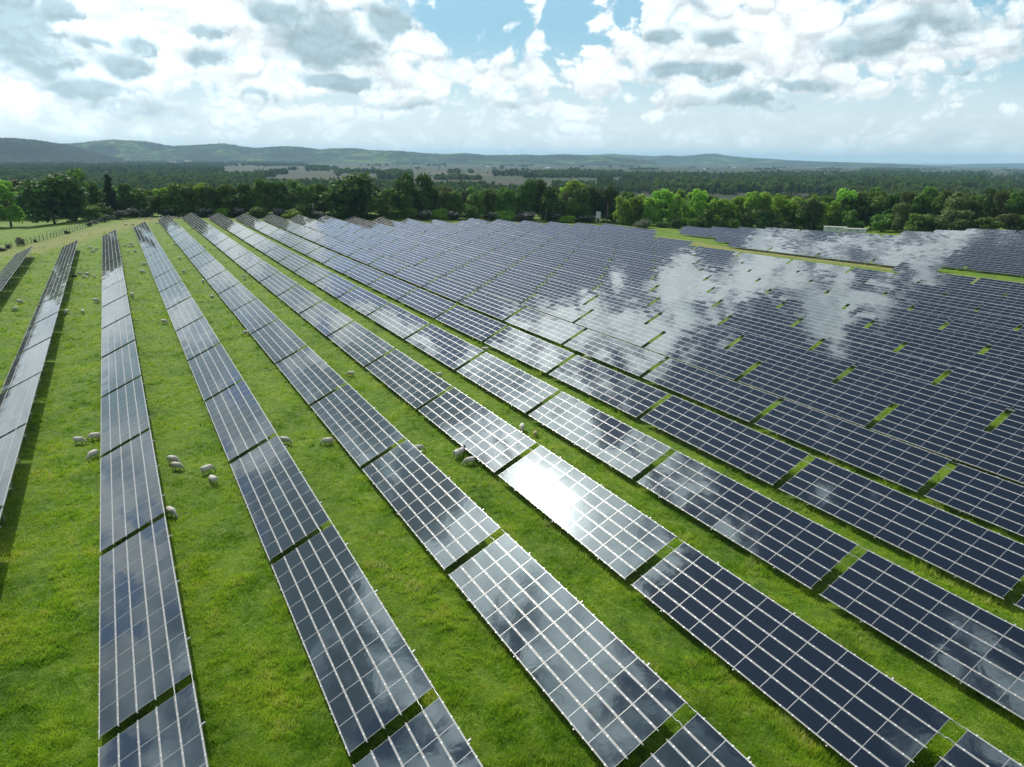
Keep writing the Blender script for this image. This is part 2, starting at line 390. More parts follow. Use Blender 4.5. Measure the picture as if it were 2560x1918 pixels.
def rail_mesh():
    mb = MB(); rail_faces(mb, 0, lambda w, y, h: (w, y, h)); return mb.mesh('rail', [M_RAIL, M_CLAMP])
RAIL = rail_mesh()
def beam_mesh():
    mb = MB(); mb.box(-.12, 5.42, -.035, .035, -.20, -.105, 0); return mb.mesh('beam', M_STEEL)
BEAM = beam_mesh()
def leg_mesh(w):
    mb = MB(); leg_faces(mb, w, 0); return mb.mesh('leg', M_STEEL)
LEG_LO, LEG_HI = leg_mesh(.75), leg_mesh(4.3)
def brace_mesh():
    mb = MB(); a = S(4.25, 0, -.25); mb.tube([(a[0], 0, .5), S(2.2, 0, -.18)], .028, 5); return mb.mesh('brace', M_STEEL)
BRACE = brace_mesh()
def cable_mesh(k):
    mb = MB(); r = random.Random(k)
    a, b = S(5.2, TLEN + .05, -.03), S(5.2, PIT - .05, -.03)
    pts = [tuple(a[i] + (b[i] - a[i]) * t + (0, 0, -r.uniform(.02, .06) * sin(pi * t))[i] for i in range(3)) for t in (0, .25, .5, .75, 1)]
    mb.tube(pts, .017, 5)
    a, b = S(RAIL_W[4], TLEN + .05, 0), S(RAIL_W[4], PIT - .05, 0)
    pts = [tuple(a[i] + (b[i] - a[i]) * t + (r.uniform(-.03, .03), 0, .05 * sin(pi * t) * (1 if t < .6 else -.8))[i] for i in range(3)) for t in (0, .2, .4, .6, .8, 1)]
    mb.tube(pts, .024, 5); return mb.mesh('cable', M_CABLE if k else M_STEEL)
CABLES = [cable_mesh(k) for k in range(2)]
def array_mesh(seed, name, full, mods=NCOL, sup=True, arr=True):
    mb = MB(); r = random.Random(seed)
    if arr:
        for i in range(NROW):
            for j in range(mods):
                mod_faces(mb, W_OF[i], j * MPY, S, (r.gauss(0, SG_), r.gauss(0, SG_ * .8)))
    me = [MB()]
    sb = mb if full else MB()
    if sup:
        k0 = 3 if full else 0
        t = MB()
        for w in RAIL_W: rail_faces(t, w, S, clamps=True)
        if mods < NCOL:
            t = MB()
            for w in RAIL_W: t.box(w - .034, w + .034, -.1, mods * MPY + .1, -.10, -.012, 0, lambda c: S(*c))
        n = len(sb.v); sb.v += t.v; sb.f += [tuple(q + n for q in f) for f in t.f]; sb.m += [q + k0 for q in t.m]
        t = MB(); 
        for j in range(3):
            y = leg_pts(j)
            if y > mods * MPY: continue
            t.box(-.12, 5.42, y - .035, y + .035, -.20, -.105, 0, lambda c: S(*c))
            leg_faces(t, .75, y); leg_faces(t, 4.3, y)
        n = len(sb.v); sb.v += t.v; sb.f += [tuple(q + n for q in f) for f in t.f]; sb.m += [k0 + 2] * len(t.f)
    if full: return mb.mesh(name, Mid + [M_RAIL, M_CLAMP, M_STEEL])
    return (mb if arr else sb).mesh(name, Mid if arr else [M_RAIL, M_CLAMP, M_STEEL])
ARR = [array_mesh(10 + i, 'module_array', False, sup=False) for i in range(5)]
SUP = array_mesh(0, 'support_frame', False, arr=False)
FULL = [array_mesh(30 + i, 'solar_table', True) for i in range(5)]
HALF = array_mesh(60, 'solar_table', True, mods=6)

# ---- which tables stand where: row r, table k lies between aisle k (towards the camera) and aisle k+1
FAR = {0: 8, 1: 9, 2: 11, 3: 13, 4: 15, 5: 16, 6: 16, 7: 16, 8: 16, 9: 16, 10: 16, 11: 16, 12: 16, 13: 16, 14: 16, 15: 16,
       16: 17, 17: 17, 18: 17, 19: 17, 20: 17, 21: 17, 22: 14, 23: 16, 24: 17, 25: 17, 26: 17, 27: 17, 28: 14, 29: 15, 30: 15, 31: 15}
def exists(r, k):
    if k > FAR[r]: return False
    if r == 19: return k >= 13 or k <= 8
    if r == 20: return k >= 15
    if r == 21: return k >= 16 or 10 <= k <= 13
    return True
def place(r, k, frac=0.):
    x = row_x(r); y0 = row_y(r, k) + GAP; y1 = row_y(r, k + 1)
    if r == 21 and k <= 13: y0 -= 5.; y1 -= 5.
    z0 = float(ground(x, y0)); z1 = float(ground(x, y1))
    return x, y0, z0, math.atan2(z1 - z0, y1 - y0)
tables = []
for r in range(0, 32):
    for k in range(-4, 18):
        if not exists(r, k): continue
        x, y, z, sl = place(r, k)
        pts = [(x, y, z + LOWH), (x + 4.7, y, z + 2.95), (x, y + TLEN, z + LOWH), (x + 4.7, y + TLEN, z + 2.95)]
        pr = [project(q) for q in pts]
        if max(q[2] for q in pr) < 6: continue
        vis = any(q[2] > 3 and 0 < q[0] < W0 and 0 < q[1] < H0PX for q in pr)
        # a table's edge can cross the frame corner although no corner of it does
        if not vis:
            for a in range(0, 11):
                for b in (0, .5, 1):
                    c = project((x + 4.7 * b, y + TLEN * a / 10, z + LOWH + 2.2 * b))
                    if c[2] > 3 and 0 < c[0] < W0 and 0 < c[1] < H0PX: vis = True
        marg = any(q[2] > 3 and -500 < q[0] < W0 + 450 and 0 < q[1] < H0PX + 500 for q in pr)
        if not (vis or marg): continue
        d = math.sqrt((x + 2.3) ** 2 + (y + 10) ** 2 + 900)
        tables.append(dict(r=r, k=k, x=x, y=y, z=z, sl=sl, d=d, vis=vis))
vis_t = sorted([t for t in tables if t['vis']], key=lambda t: t['d'])
rest = vis_t[299:] if len(vis_t) > 300 else []
rest_ids = set((t['r'], t['k']) for t in rest)
far_unseen = [t for t in tables if not t['vis']]
ordn = {}
for r in range(32):
    for i, t in enumerate(sorted([t for t in tables if t['r'] == r and t['vis']], key=lambda t: t['k'])): ordn[(r, t['k'])] = i + 1
LOOK = {0: 'dull grey', 1: 'brown-grey', 2: 'pale cloud-reflecting', 3: 'grey reflecting', 4: 'grey', 5: 'dark', 6: 'dark blue-grey'}
GROUP = 'solar tables standing in long parallel rows on the grass'
T_RNG = random.Random(77)
def table_label(t):
    r, k = t['r'], t['k']
    look = LOOK.get(r, 'dark blue' if r < 21 else 'dark violet-blue')
    if (r, k) == (5, 1): look = 'glaring white'
    if not t['vis']: return 'solar table of the %s row from the left, just outside the picture' % nth(r + 1)
    return '%s solar table, %s from the near end of the %s row from the left' % (look, nth(ordn[(r, k)]), nth(r + 1))
n_tab = 0
for t in tables:
    r, k = t['r'], t['k']
    if (r, k) in rest_ids: continue
    n_tab += 1
    lab = table_label(t)
    if t['d'] > 190 or not t['vis']:
        o = link('solar_table', FULL[T_RNG.randrange(5)], None, (t['x'], t['y'], t['z']), (t['sl'] + T_RNG.gauss(0, .0022), T_RNG.gauss(0, .0030), 0)); setp(o, lab, 'solar table', GROUP); continue
    e = empty('solar_table', (t['x'], t['y'], t['z']), (t['sl'] + T_RNG.gauss(0, .0015), T_RNG.gauss(0, .0025), 0)); setp(e, lab, 'solar table', GROUP)
    if t['d'] > 88:
        link('module_array', ARR[T_RNG.randrange(5)], e); link('support_frame', SUP, e); continue
    for i in range(NROW):
        for j in range(NCOL):
            o = link('module', MOD, e, S(W_OF[i] + MW / 2, (j + .5) * MPY, 0))
            o.rotation_euler = (T_RNG.gauss(0, SG_ * .8), -TILT + T_RNG.gauss(0, SG_), 0)
    for w in RAIL_W: link('rail', RAIL, e, S(w, 0, 0), (0, -TILT, 0))
    for j in range(3):
        y = leg_pts(j); link('beam', BEAM, e, S(0, y, 0), (0, -TILT, 0))
        link('leg', LEG_LO, e, (0, y, 0)); link('leg', LEG_HI, e, (0, y, 0)); link('brace', BRACE, e, (0, y, 0))
    if exists(r, k + 1): link('cable', CABLES[0], e)
# the short table of the stub row behind the access track
y20 = row_y(20, 9.15); x20 = row_x(20)
o = link('solar_table', HALF, None, (x20, y20, float(ground(x20, y20)))); setp(o, 'short solar table of six module columns bridging the grass track at the right', 'solar table', GROUP)
if rest:
    # everything past the 300 nearest tables, as one mesh
    src = FULL[0]; nv = len(src.vertices); co = np.zeros(nv * 3, np.float32)
    parts = []; 
    fl = [tuple(p.vertices) for p in src.polygons]; mi = [p.material_index for p in src.polygons]
    V = []; Fs = []; Ms = []
    for q, t in enumerate(rest):
        s = FULL[q % 5]; s.vertices.foreach_get('co', co); c = co.reshape(-1, 3)
        ca, sa = cos(t['sl']), sin(t['sl'])
        c2 = np.stack([c[:, 0] + t['x'], c[:, 1] * ca - c[:, 2] * sa + t['y'], c[:, 1] * sa + c[:, 2] * ca + t['z']], 1)
        V.append(c2); Fs += [tuple(v + q * nv for v in f) for f in fl]; Ms += mi
    me = bpy.data.meshes.new('far_solar_tables'); me.from_pydata(np.concatenate(V).tolist(), [], Fs)
    for m in src.materials: me.materials.append(m)
    me.polygons.foreach_set('material_index', Ms); me.update()
    o = link('far_solar_tables', me); setp(o, 'the most distant solar tables at the far end of the field', 'solar table', kind='stuff')
print('tables', len(tables), 'visible', len(vis_t), 'rest', len(rest), 'near', sum(t['d'] <= 88 and t['vis'] for t in tables))

# ------------------------------------------------------------------ ground
def grass_ground_mat():
    m, nt, N, L, out = new_mat('grass_ground')
    b = N('ShaderNodeBsdfPrincipled'); L(b.outputs[0], out.inputs[0]); b.inputs['Roughness'].default_value = .9
    b.inputs['Specular IOR Level'].default_value = .15
    geo = N('ShaderNodeNewGeometry'); pos = geo.outputs['Position']
    at_d = N('ShaderNodeAttribute'); at_d.attribute_name = 'dry'; at_p = N('ShaderNodeAttribute'); at_p.attribute_name = 'plain'
    n1 = noise(N, L, .16, 6, .6, pos, .4); n2 = noise(N, L, 1.6, 6, .7, pos); n3 = noise(N, L, 9., 5, .75, pos)
    c1 = ramp(N, [(.30, (.034,.070,.009)), (.45, (.060,.115,.012)), (.58, (.100,.165,.016)), (.72, (.135,.175,.030))]); L(n1.outputs[0], c1.inputs[0])
    c2 = ramp(N, [(.34, (.030,.062,.009)), (.52, (.085,.145,.014)), (.70, (.170,.215,.040))]); L(n2.outputs[0], c2.inputs[0])
    c = mixc(N, L, .55, c1.outputs[0], c2.outputs[0])
    c3 = ramp(N, [(.38, (.62, .62, .55)), (.62, (2.4, 2.35, 1.9))]); L(n3.outputs[0], c3.inputs[0])
    c = mixc(N, L, .7, c, c3.outputs[0], 'MULTIPLY')
    # dry grass on tracks and headlands
    n4 = noise(N, L, .5, 6, .7, pos); dr = N('ShaderNodeMath'); dr.operation = 'MULTIPLY_ADD'; L(n4.outputs[0], dr.inputs[0]); dr.inputs[1].default_value = 1.1
    L(at_d.outputs['Fac'], dr.inputs[2]); dm = N('ShaderNodeMapRange'); dm.inputs[1].default_value = .75; dm.inputs[2].default_value = 1.35; L(dr.outputs[0], dm.inputs[0])
    dd = N('ShaderNodeMath'); dd.operation = 'MULTIPLY'; L(dm.outputs[0], dd.inputs[0]); L(at_d.outputs['Fac'], dd.inputs[1])
    cd = ramp(N, [(.35, (.17, .17, .05)), (.65, (.27, .24, .10))]); L(n2.outputs[0], cd.inputs[0])
    c = mixc(N, L, dd.outputs[0], c, cd.outputs[0])
    # the cultivated plain: parcels
    mp = N('ShaderNodeMapping'); mp.inputs['Rotation'].default_value = (0, 0, .5); mp.inputs['Scale'].default_value = (.0042, .0019, 1); L(pos, mp.inputs[0])
    vo = N('ShaderNodeTexVoronoi'); vo.distance = 'CHEBYCHEV'; vo.inputs['Scale'].default_value = 1; L(mp.outputs[0], vo.inputs['Vector'])
    sp = N('ShaderNodeSeparateColor'); L(vo.outputs['Color'], sp.inputs[0])
    cp = ramp(N, [(.0, (0.029, 0.036, 0.014)), (.22, (0.042, 0.042, 0.019)), (.42, (0.024, 0.036, 0.012)), (.58, (0.045, 0.045, 0.020)), (.66, (0.023, 0.043, 0.010)), (.86, (0.037, 0.039, 0.017)), (.95, (0.072, 0.068, 0.035))])
    cp.color_ramp.interpolation = 'CONSTANT'; L(sp.outputs[0], cp.inputs[0])
    n5 = noise(N, L, .02, 6, .65, pos); c5 = ramp(N, [(.3, (.72, .72, .72)), (.7, (1.25, 1.25, 1.25))]); L(n5.outputs[0], c5.inputs[0])
    cpl = mixc(N, L, 1., cp.outputs[0], c5.outputs[0], 'MULTIPLY')
    c = mixc(N, L, at_p.outputs['Fac'], c, cpl)
    L(c, b.inputs['Base Color'])
    bm = N('ShaderNodeBump'); bm.inputs['Distance'].default_value = .16; bm.inputs['Strength'].default_value = .9; L(n2.outputs[0], bm.inputs['Height'])
    bm2 = N('ShaderNodeBump'); bm2.inputs['Distance'].default_value = .08; L(n3.outputs[0], bm2.inputs['Height']); L(bm.outputs[0], bm2.inputs['Normal'])
    L(bm2.outputs[0], b.inputs['Normal'])
    return m
M_GROUND = grass_ground_mat()
def seg_dist(X, Y, pts):
    d = np.full(X.shape, 1e9)
    for (ax, ay), (bx, by) in zip(pts[:-1], pts[1:]):
        vx, vy = bx - ax, by - ay; t = np.clip(((X - ax) * vx + (Y - ay) * vy) / (vx * vx + vy * vy), 0, 1)
        d = np.minimum(d, np.hypot(X - ax - t * vx, Y - ay - t * vy))
    return d
def track_pts():
    return {'strip': [(213, 300), (212, 235), (206, 215), (206, 60)], 'head': [(-28, 262), (-16, 300), (-2, 345), (14, 385), (40, 400), (80, 387), (150, 357), (205, 322)],
            'left': [(-50, 200), (-38, 240), (-28, 262)]}
def near_row_end(X, Y): return np.zeros(X.shape)
def dryness(X, Y):
    tp = track_pts()
    d = np.exp(-(seg_dist(X, Y, tp['strip']) / 5.5) ** 2) * 1.0
    d = np.maximum(d, np.exp(-(seg_dist(X, Y, tp['head']) / 13.) ** 2) * .75)
    d = np.maximum(d, np.exp(-(seg_dist(X, Y, tp['left']) / 12.) ** 2) * .6)
    d = np.maximum(d, .30 * sst((Y - 130) / 220.))
    return np.clip(d, 0, 1)
def build_ground():
    xs = list(np.arange(-120, 440, 2.5)); ys = list(np.arange(-20, 520, 2.5))
    def grow(a, b, lim):
        out = []; s = 4.; v = a
        while abs(v) < lim: v += s * b; out.append(v); s *= 1.16
        return out
    xs = sorted(grow(xs[0], -1, 24000) + xs + grow(xs[-1], 1, 24000)); ys = sorted(grow(ys[0], -1, 3000) + ys + grow(ys[-1], 1, 24000))
    X, Y = np.meshgrid(xs, ys); Z = ground(X, Y)
    nx, ny = len(xs), len(ys)
    V = np.stack([X, Y, Z], -1).reshape(-1, 3)
    i = np.arange(nx * ny).reshape(ny, nx)
    Fq = np.stack([i[:-1, :-1], i[:-1, 1:], i[1:, 1:], i[1:, :-1]], -1).reshape(-1, 4)
    me = bpy.data.meshes.new('ground'); me.from_pydata(V.tolist(), [], Fq.tolist()); me.materials.append(M_GROUND)
    me.polygons.foreach_set('use_smooth', [True] * len(Fq))
    a = me.attributes.new('dry', 'FLOAT', 'POINT'); a.data.foreach_set('value', dryness(X, Y).ravel().astype(np.float32))
    dpl = np.maximum(np.hypot(np.maximum(0, np.maximum(-150 - X, X - 480)), np.maximum(0, Y - (520 - np.clip(X, -60, 420) * .42))), np.maximum(0, -200 - Y))
    a = me.attributes.new('plain', 'FLOAT', 'POINT'); a.data.foreach_set('value', sst(dpl / 60.).ravel().astype(np.float32))
    me.update(); o = link('ground', me); setp(o, kind='structure')
build_ground()

# ---- grass: blades as real faces, denser near the camera
def blade_mat():
    m, nt, N, L, out = new_mat('grass_blade')
    geo = N('ShaderNodeNewGeometry'); at_v = N('ShaderNodeAttribute'); at_v.attribute_name = 'tone'
    n1 = noise(N, L, .16, 6, .6, geo.outputs['Position'], .4)
    c = ramp(N, [(.0, (.085,.190,.012)), (.28, (.235,.430,.022)), (.55, (.360,.510,.035)), (.82, (.48,.54,.08)), (1, (.58, .54, .26))]); L(at_v.outputs['Fac'], c.inputs[0])
    c1 = ramp(N, [(.34, (.42, .62, .5)), (.5, (.95, 1, 1)), (.66, (1.12, 1.06, 1.0))]); L(n1.outputs[0], c1.inputs[0])
    cc = mixc(N, L, 1., c.outputs[0], c1.outputs[0], 'MULTIPLY')
    d = N('ShaderNodeBsdfPrincipled'); d.inputs['Roughness'].default_value = .55; d.inputs['Specular IOR Level'].default_value = .25; L(cc, d.inputs['Base Color'])
    t = N('ShaderNodeBsdfTranslucent'); L(cc, t.inputs[0])
    mx = N('ShaderNodeMixShader'); mx.inputs[0].default_value = .40; L(d.outputs[0], mx.inputs[1]); L(t.outputs[0], mx.inputs[2]); L(mx.outputs[0], out.inputs[0])
    return m
M_BLADE = blade_mat()
def build_grass(n=190000, seed=3):
    g = np.random.default_rng(seed)
    u = g.uniform(-260, W0 + 260, n); v = 560 + (2100 - 560) * g.random(n) ** .8
    d = (np.stack([u - 1280, v - 959, np.full(n, F)], 1)) @ CB
    t = 30. / -d[:, 2]; X = d[:, 0] * t; Y = d[:, 1] * t
    for _ in range(4):
        z = ground(X, Y); t = (CAMZ - z) / -d[:, 2]; X = d[:, 0] * t; Y = d[:, 1] * t
    dist = np.sqrt(X ** 2 + Y ** 2 + 900)
    fr = (rownum(X) % 1) * P_ROW                       # distance from the lower edge of the row to the left
    inrow = (fr > .9) & (fr < 4.0) & (rownum(X) > 0) & (rownum(X) < 21.9)
    keep = (~inrow | (g.random(n) < .15)) & (dist < 330)
    X, Y, dist, fr = X[keep], Y[keep], dist[keep], fr[keep]; n = len(X)
    K = 8; tid = np.repeat(np.arange(n), K); th = g.uniform(.55, 1.6, n)[tid]; ttone = g.normal(0, .12, n)[tid]
    sp = (.05 + .07 * g.random(n) + .0006 * dist)[tid]
    X = np.repeat(X, K) + g.normal(0, 1, n * K) * sp; Y = np.repeat(Y, K) + g.normal(0, 1, n * K) * sp
    dist = np.repeat(dist, K); fr = np.repeat(fr, K); z = ground(X, Y)
    ck = (vnoise_pts(X * .45, Y * .45, 5) * .6 + vnoise_pts(X * 1.7, Y * 1.7, 6) * .4)
    tall = np.clip(1 - np.abs(fr - .15) / .75, 0, 1) + np.clip(1 - np.abs(fr - P_ROW + .25) / .7, 0, 1)
    right = np.clip((X - 10) / 40, .15, 1)
    h = (.05 + .62 * np.clip(ck - .25, 0, 1) ** 1.5) * g.uniform(.6, 1.3, n * K) * th * (1 + 1.5 * tall * right * g.random(n * K))
    h = h * np.clip(dist / 90, .9, 1.7)
    wd = (.012 + .00026 * dist) * g.uniform(.7, 1.4, n * K)
    an = g.uniform(0, 2 * pi, n * K); la = g.uniform(0, 2 * pi, n * K); ln = h * g.uniform(.15, .75, n * K)
    cx, sx = np.cos(an) * wd, np.sin(an) * wd
    A = np.stack([X - cx, Y - sx, z - .02], 1); B = np.stack([X + cx, Y + sx, z - .02], 1)
    Cc = np.stack([X + np.cos(la) * ln, Y + np.sin(la) * ln, z + h], 1)
    me = tri_mesh('grass', np.stack([A, B, Cc], 1), M_BLADE)
    tone = np.clip(vnoise_pts(X * .9 + 40, Y * .9, 8) * .55 + g.normal(.16, .08, n * K) + ttone + .42 * (ck - .5) + .18 * tall * right * g.random(n * K) + .16 * dryness(X, Y), 0, 1)
    a = me.attributes.new('tone', 'FLOAT', 'FACE'); a.data.foreach_set('value', tone.astype(np.float32))
    o = link('grass', me); setp(o, 'green meadow grass growing between and under the solar rows', 'grass', kind='stuff')
def vnoise_pts(x, y, seed):
    g = np.random.default_rng(seed).random((256, 256)); xi = np.floor(x).astype(int); yi = np.floor(y).astype(int)
    fx = x - xi; fy = y - yi; fx = fx * fx * (3 - 2 * fx); fy = fy * fy * (3 - 2 * fy)
    a = g[yi % 256, xi % 256]; b = g[yi % 256, (xi + 1) % 256]; c = g[(yi + 1) % 256, xi % 256]; d = g[(yi + 1) % 256, (xi + 1) % 256]
    return (a * (1 - fx) + b * fx) * (1 - fy) + (c * (1 - fx) + d * fx) * fy
build_grass()

# ------------------------------------------------------------------ foliage
def leaf_mat(name, lo, mid, hi, trans=.35, flower=None):
    m, nt, N, L, out = new_mat(name)
    oi = N('ShaderNodeObjectInfo'); geo = N('ShaderNodeNewGeometry'); tc = N('ShaderNodeTexCoord')
    n = noise(N, L, .45, 3, .6, geo.outputs['Position'])
    ad = N('ShaderNodeMath'); ad.operation = 'ADD'; L(geo.outputs['Random Per Island'], ad.inputs[0]); L(n.outputs[0], ad.inputs[1])
    hf = N('ShaderNodeMath'); hf.operation = 'MULTIPLY'; hf.inputs[1].default_value = .5; L(ad.outputs[0], hf.inputs[0])
    c = ramp(N, [(.2, lo), (.5, mid), (.8, hi)]); L(hf.outputs[0], c.inputs[0])
    hs = N('ShaderNodeHueSaturation'); L(c.outputs[0], hs.inputs['Color'])
    mr = N('ShaderNodeMapRange'); mr.inputs[3].default_value = .478; mr.inputs[4].default_value = .515; L(oi.outputs['Random'], mr.inputs[0]); L(mr.outputs[0], hs.inputs['Hue'])
    mv = N('ShaderNodeMapRange'); mv.inputs[3].default_value = .70; mv.inputs[4].default_value = 1.30; L(oi.outputs['Random'], mv.inputs[0]); L(mv.outputs[0], hs.inputs['Value'])
    col = hs.outputs[0]
    if flower:
        gt = N('ShaderNodeMath'); gt.operation = 'GREATER_THAN'; gt.inputs[1].default_value = .62; L(geo.outputs['Random Per Island'], gt.inputs[0])
        sep = N('ShaderNodeSeparateXYZ'); L(tc.outputs['Generated'], sep.inputs[0]); g2 = N('ShaderNodeMath'); g2.operation = 'GREATER_THAN'; g2.inputs[1].default_value = .55; L(sep.outputs[2], g2.inputs[0])
        ml = N('ShaderNodeMath'); ml.operation = 'MULTIPLY'; L(gt.outputs[0], ml.inputs[0]); L(g2.outputs[0], ml.inputs[1])
        col = mixc(N, L, ml.outputs[0], col, flower)
    d = N('ShaderNodeBsdfPrincipled'); d.inputs['Roughness'].default_value = .6; d.inputs['Specular IOR Level'].default_value = .2; L(col, d.inputs['Base Color'])
    t = N('ShaderNodeBsdfTranslucent'); L(col, t.inputs[0])
    mx = N('ShaderNodeMixShader'); mx.inputs[0].default_value = trans; L(d.outputs[0], mx.inputs[1]); L(t.outputs[0], mx.inputs[2]); L(mx.outputs[0], out.inputs[0])
    return m
ML = {
    'dark': leaf_mat('dark_leaves', (0.038, 0.084, 0.014), (0.062, 0.130, 0.019), (0.101, 0.189, 0.030)),
    'mid': leaf_mat('green_leaves', (0.062, 0.131, 0.019), (0.106, 0.206, 0.025), (0.163, 0.275, 0.040), .42),
    'bright': leaf_mat('yellow_green_leaves', (0.138, 0.276, 0.025), (0.235, 0.427, 0.038), (0.344, 0.538, 0.068), .5),
    'olive': leaf_mat('olive_leaves', (0.072, 0.108, 0.026), (0.126, 0.162, 0.041), (0.180, 0.210, 0.060)),
    'conifer': leaf_mat('conifer_needles', (.014, .028, .010), (.022, .040, .014), (.034, .055, .020), .15),
    'bramble': leaf_mat('bramble_leaves', (.022, .036, .014), (.036, .054, .020), (.060, .080, .032), .2, (.42, .38, .36)),
    'grey': leaf_mat('grey_green_leaves', (.080, .105, .050), (.120, .150, .080), (.17, .20, .11), .3),
}
M_BARK = simple_mat('bark', (.11, .085, .06), .9, 0, .3, 3., .2, .02)
def crown_mesh(kind, seed, shape='round', nleaf=2600, leaf=.030, lobes=16):
    """unit crown: height 1 (z 0..1), width about 1"""
    g = np.random.default_rng(seed)
    C_, R_ = [], []
    for i in range(lobes):
        if shape == 'round':
            a = g.uniform(0, 2 * pi); z = g.uniform(.16, .84); rr = .30 * math.sqrt(max(.05, 1 - ((z - .45) / .50) ** 2)) * g.uniform(.55, 1.1); R_.append(g.uniform(.13, .23))
        elif shape == 'tall':
            a = g.uniform(0, 2 * pi); z = g.uniform(.10, .90); rr = .24 * math.sqrt(max(.05, 1 - ((z - .42) / .58) ** 2)) * g.uniform(.5, 1.1); R_.append(g.uniform(.10, .17) * (1.15 - .4 * z))
        elif shape == 'cone':
            a = g.uniform(0, 2 * pi); z = (i + .5) / lobes * .92; rr = .26 * (1 - z) * g.uniform(.4, 1.1); R_.append(.06 + .15 * (1 - z))
        else:
            a = g.uniform(0, 2 * pi); z = g.uniform(.1, .62); rr = .36 * g.uniform(.2, 1.) * math.sqrt(1 - z * z * .8); R_.append(g.uniform(.15, .26))
        C_.append((cos(a) * rr, sin(a) * rr, z))
    C_ = np.array(C_); R_ = np.array(R_)
    pick = g.choice(lobes, nleaf, p=R_ ** 2 / (R_ ** 2).sum())
    d = g.normal(size=(nleaf, 3)); d /= np.linalg.norm(d, axis=1, keepdims=True); d[:, 2] = np.where(g.random(nleaf) < .55, np.abs(d[:, 2]), d[:, 2])
    rad = R_[pick] * g.uniform(.72, 1.10, nleaf) * (1 + .22 * np.sin(d[:, 0] * 9 + pick) * np.sin(d[:, 1] * 8 + 2 * pick))
    P = C_[pick] + d * rad[:, None] * np.array([1, 1, .82 if shape != 'cone' else .5])
    P[:, 2] = np.clip(P[:, 2], .0, None)
    nrm = d + g.normal(0, .55, (nleaf, 3)); nrm /= np.linalg.norm(nrm, axis=1, keepdims=True)
    t = np.cross(nrm, g.normal(size=(nleaf, 3))); t /= np.linalg.norm(t, axis=1, keepdims=True); b = np.cross(nrm, t)
    s = leaf * g.uniform(.6, 1.5, nleaf)[:, None]
    k1, k2 = g.uniform(.5, 1.1, (2, nleaf, 1))
    A = P + t * s; B = P + b * s * k1; Cc = P - t * s * k2; D = P - b * s
    # solid dark core so that the crown is not see-through everywhere
    me = tri_mesh(kind + '_crown', np.stack([A, B, Cc, D], 1), ML[kind])
    return me
def trunk_mesh(seed, h=.38):
    r = random.Random(seed); mb = MB()
    mb.tube([(0, 0, -.03), (r.uniform(-.01, .01), r.uniform(-.01, .01), h * .5), (r.uniform(-.02, .02), r.uniform(-.02, .02), h), (0, 0, .75)], [.028, .020, .016, .004], 7)
    for i in range(6):
        a = r.uniform(0, 2 * pi); z = h * r.uniform(.55, 1.1); l = r.uniform(.16, .30)
        mb.tube([(0, 0, z), (cos(a) * l * .5, sin(a) * l * .5, z + l * .45), (cos(a) * l, sin(a) * l, z + l * .8)], [.012, .008, .003], 5)
    return mb.mesh('trunk', M_BARK, True)
CROWNS = {}
for kind, shape, n in (('dark', 'round', 3), ('mid', 'round', 3), ('bright', 'tall', 5), ('olive', 'round', 2), ('conifer', 'cone', 2), ('bramble', 'bush', 3), ('grey', 'bush', 1)):
    CROWNS[kind] = [crown_mesh(kind, 100 + len(kind) * 7 + i, shape, 4200 if shape != 'bush' else 2200, (.032 if kind in ('dark', 'mid', 'olive') else .025) if shape != 'bush' else .034, 20 if shape != 'bush' else 14) for i in range(n)]
CROWNS['midtall'] = [crown_mesh('mid', 300 + i, 'tall', 3000, .026, 18) for i in range(2)]
CROWNS['midbush'] = [crown_mesh('mid', 310 + i, 'bush', 2200, .034, 12) for i in range(2)]
CROWNS['brightbush'] = [crown_mesh('bright', 320 + i, 'bush', 2200, .034, 12) for i in range(2)]
CROWNS['darkbush'] = [crown_mesh('dark', 330 + i, 'bush', 2200, .034, 12) for i in range(2)]
TRUNKS = [trunk_mesh(i) for i in range(3)]
KDESC = {'dark': ('tree', 'dark green round tree', 'dark round trees'), 'mid': ('tree', 'mid green broad tree', 'mid green trees'),
         'bright': ('tree', 'bright yellow-green slender tree', 'bright yellow-green trees'), 'olive': ('tree', 'olive brown-green tree', 'olive-coloured trees'),
         'conifer': ('tree', 'dark narrow conifer', 'dark conifers'), 'bramble': ('bush', 'dark bramble thicket with pale blossom', 'blossoming bramble thickets'),
         'grey': ('bush', 'grey-green willow bush', 'grey-green bushes'), 'midtall': ('tree', 'mid green upright tree', 'mid green upright trees'),
         'midbush': ('bush', 'mid green rounded bush', 'mid green bushes'), 'brightbush': ('bush', 'light green sunlit bush', 'light green bushes'),
         'darkbush': ('bush', 'dark green rounded bush', 'dark green bushes')}
tree_list = []     # (kind, position, height, width)
def T_(kind, u0, u1, vt, vb, push=0.):
    """a plant seen between columns u0..u1, top at row vt, foot at row vb, optionally pushed further away"""
    p = at((u0 + u1) / 2, vb); D = math.hypot(p.x, p.y); k = (D + push) / D
    x, y = p.x * k, p.y * k; z = float(ground(x, y)); c = (CB @ np.array([x, y, z - CAMZ]))[2]
    w = (u1 - u0) / F * c; d = ray((u0 + u1) / 2, vt); top = CAMZ + d[2] / math.hypot(d[0], d[1]) * math.hypot(x, y)
    tree_list.append((kind, (x, y, z), max(1.2, top - z), w))
